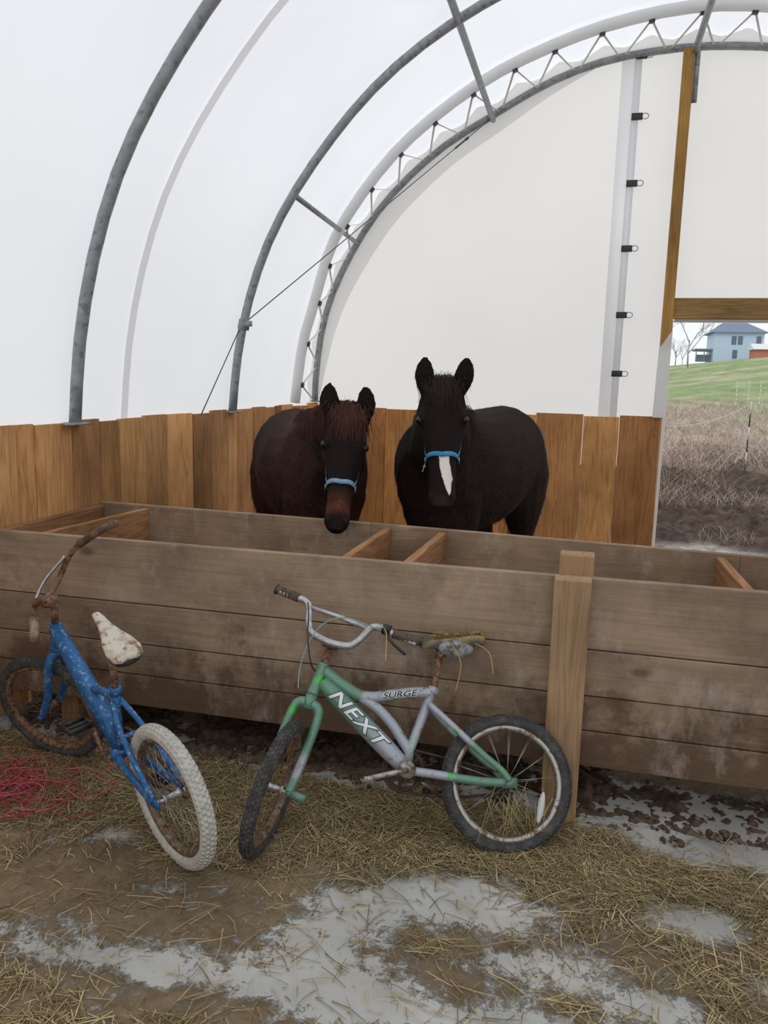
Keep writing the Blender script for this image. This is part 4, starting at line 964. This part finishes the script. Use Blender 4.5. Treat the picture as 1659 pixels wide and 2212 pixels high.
b=MB();b.add([(-150,-150,-.14),(150,-150,-.14),(150,280,-.14),(-150,280,-.14)],[(0,1,2,3)],0,(.9,.85,.75));b.obj('field',simple('far_field',(190,186,172),.9),kind='stuff',label='flat ground around the shelter',category='ground')
b=MB();rnd=random.Random(5)
for i in range(9500):
    r_=rnd.random()
    y=rnd.uniform(10.0,14) if r_<.26 else (rnd.uniform(13,32) if r_<.78 else rnd.uniform(8.6,11));x=rnd.uniform(.06*y,.30*y)
    if noise.noise(V((x*1.0,y*.8,4)))<(.08 if y<12 else -.15): continue
    z=tz(x,y);L=rnd.uniform(.08,.38)*(1 if y>11 else .5);a=rnd.uniform(0,6.28);ln=rnd.uniform(.2,2.2);w_=.0010+.00012*y
    if x<.085*y+.25 and y<13: L*=1.8
    tip=V((x+math.cos(a)*L*ln,y+math.sin(a)*L*ln,z+L));B0=V((x,y,z));mid=B0.lerp(tip,.5)+V((0,0,L*.12))
    c=rnd.choice([(192,178,164),(170,154,142),(208,198,182),(144,126,118),(184,162,152)]);c=lin(c);o=[B0-V((w_,0,0)),B0+V((w_,0,0)),mid-V((w_,0,0)),mid+V((w_,0,0)),tip]
    b.add(o,[(0,1,3,2),(2,3,4)],0,c)
b.obj('dry_weeds',M['blade'],kind='stuff',label='dry brown weeds and brush on the slope outside',category='weeds')
def post(x,y,h,r,lab,grp,dark=False,z0=None):
    b=MB();z=tz(x,y);nseg=6
    for i in range(nseg):
        c=lin((215,215,212)) if (i%2 or not dark) else lin((60,56,54));b.tube([(x,y,z-.05+(h+.05)*i/nseg),(x,y,z-.05+(h+.05)*(i+1)/nseg)],r,6,0,c)
    return b.obj('fence_post',M['blade'],label=lab,category='fence post',group=grp)
pn=[(.95,10.3,1.0),(2.35,12.6,1.05)]
for x,y,h in pn:post(x,y,h,.009,'thin black and white electric fence post','near fence posts',True)
def rope(a,c,sag,r,nm='fence_rope'):
    pts=[V(a).lerp(V(c),t)-V((0,0,sag*4*t*(1-t))) for t in np.linspace(0,1,12)];b=MB();b.tube(pts,r,5,0,lin((214,210,204)));b.obj(nm,M['blade'],label='white electric fence rope strung between posts',category='rope',group='fence ropes')
t0=tz(.95,10.3)+.98;t1=tz(2.35,12.6)+1.03
rope((.95,10.3,t0),(2.35,12.6,t1),.10,.005);rope((2.35,12.6,t1),(5.5,17,tz(5.5,17)+1),.1,.005);rope((.3,9.4,tz(.3,9.4)+.9),(.95,10.3,t0),.03,.005)
prev=None
for i in range(16):
    x=5.6+i*.50;y=33+i*.45;post(x,y,.9,.014,'thin white fence post on the grassy slope','white fence posts on the hill')
    p=V((x,y,tz(x,y)+.85))
    if prev is not None:rope(prev,p,.03,.005)
    prev=p
hx0,hx1,hy=20.8,28.6,148;hz=tz(26,145)-.3
hs_=empty('farmhouse',(25,hy+4,hz),label='pale blue two-storey farmhouse with grey hip roof',category='house')
def hobj(b,nm,mat):
    o=b.obj(nm,mat,None,smooth_=False);o.parent=hs_;o.matrix_parent_inverse=Matrix.Translation((-25,-hy-4,-hz));return o
b=MB();b.bbox((hx0,hy,hz),(hx1,hy+9,hz+4.9));hobj(b,'body',simple('pale_blue_siding',(184,204,224),.7))
b=MB();z0=hz+4.9;e=.6;cxh=(hx0+hx1)/2;b.add([(hx0-e,hy-e,z0),(hx1+e,hy-e,z0),(hx1+e,hy+9+e,z0),(hx0-e,hy+9+e,z0),(cxh-2.2,hy+4.5,z0+1.9),(cxh+1.8,hy+4.5,z0+1.9)],[(0,1,5,4),(1,2,5),(2,3,4,5),(3,0,4),(3,2,1,0)]);hobj(b,'roof',simple('grey_roof',(112,124,146),.7))
winm=simple('dark_window',(96,110,132),.3)
for x,z in((hx0+2.7,hz+2.9),(hx0+3.7,hz+2.9),(hx0+6.6,hz+2.9),(hx0+3,hz+.6)):
    b=MB();b.bbox((x,hy-.06,z),(x+.75,hy,z+1.4));hobj(b,'window',winm)
b=MB();b.bbox((hx0-2.8,hy+1,hz+1.9),(hx0,hy+6,hz+2.2));b.bbox((hx0-2.7,hy+1,hz),(hx0-2.55,hy+1.2,hz+2));b.bbox((hx0-1.4,hy+1,hz),(hx0-1.25,hy+1.2,hz+2));b.bbox((hx0-2.5,hy+2,hz),(hx0-.1,hy+2.2,hz+1.2));hobj(b,'porch',simple('porch_grey',(122,130,144),.8))
sx,sy=25.6,138;sz=tz(27,138)-.1
sh=empty('shed',(sx+3,sy+2,sz),label='small brick-red shed with pale roof in front of the house',category='shed')
def sobj(b,nm,mat):
    o=b.obj(nm,mat,None,smooth_=False);o.parent=sh;o.matrix_parent_inverse=Matrix.Translation((-sx-3,-sy-2,-sz));return o
b=MB();b.bbox((sx,sy,sz),(sx+8,sy+5,sz+1.3));sobj(b,'body',simple('red_siding',(190,122,98),.8))
b=MB();b.add([(sx-.4,sy-.4,sz+1.3),(sx+8.4,sy-.4,sz+1.3),(sx+8.4,sy+2.5,sz+2.3),(sx-.4,sy+2.5,sz+2.3),(sx-.4,sy+5.4,sz+1.3),(sx+8.4,sy+5.4,sz+1.3)],[(0,1,2,3),(3,2,5,4),(0,3,4),(1,5,2),(0,4,5,1)]);sobj(b,'roof',simple('pale_roof',(214,218,222),.6))
barkm=simple('bark',(176,170,168),.9)
def tree(x,y,h,seed,z=None):
    r=random.Random(seed);b=MB();z=tz(x,y)
    def br(p,d_,L,rad,dep):
        q=p+d_*L;b.tube([p,p.lerp(q,.5)+V((r.uniform(-.03,.03)*L,0,0)),q],[rad,rad*.85,rad*.65],5)
        if dep==0:return
        for _ in range(3 if dep>1 else 5):
            nd=(d_+V((r.uniform(-.8,.8),r.uniform(-.8,.8),r.uniform(-.1,.5)))).normalized();br(p.lerp(q,r.uniform(.5,1)),nd,L*r.uniform(.55,.8),rad*.55,dep-1)
    br(V((x,y,z)),V((0,0,1)),h*.33,h*.012,4);b.obj('bare_tree',barkm,label='leafless tree on the skyline beyond the field',category='tree',group='leafless trees')
tree(13.4,118,11,1);tree(18.2,170,7,2);tree(11.6,132,12,4);tree(15.4,154,9,9)
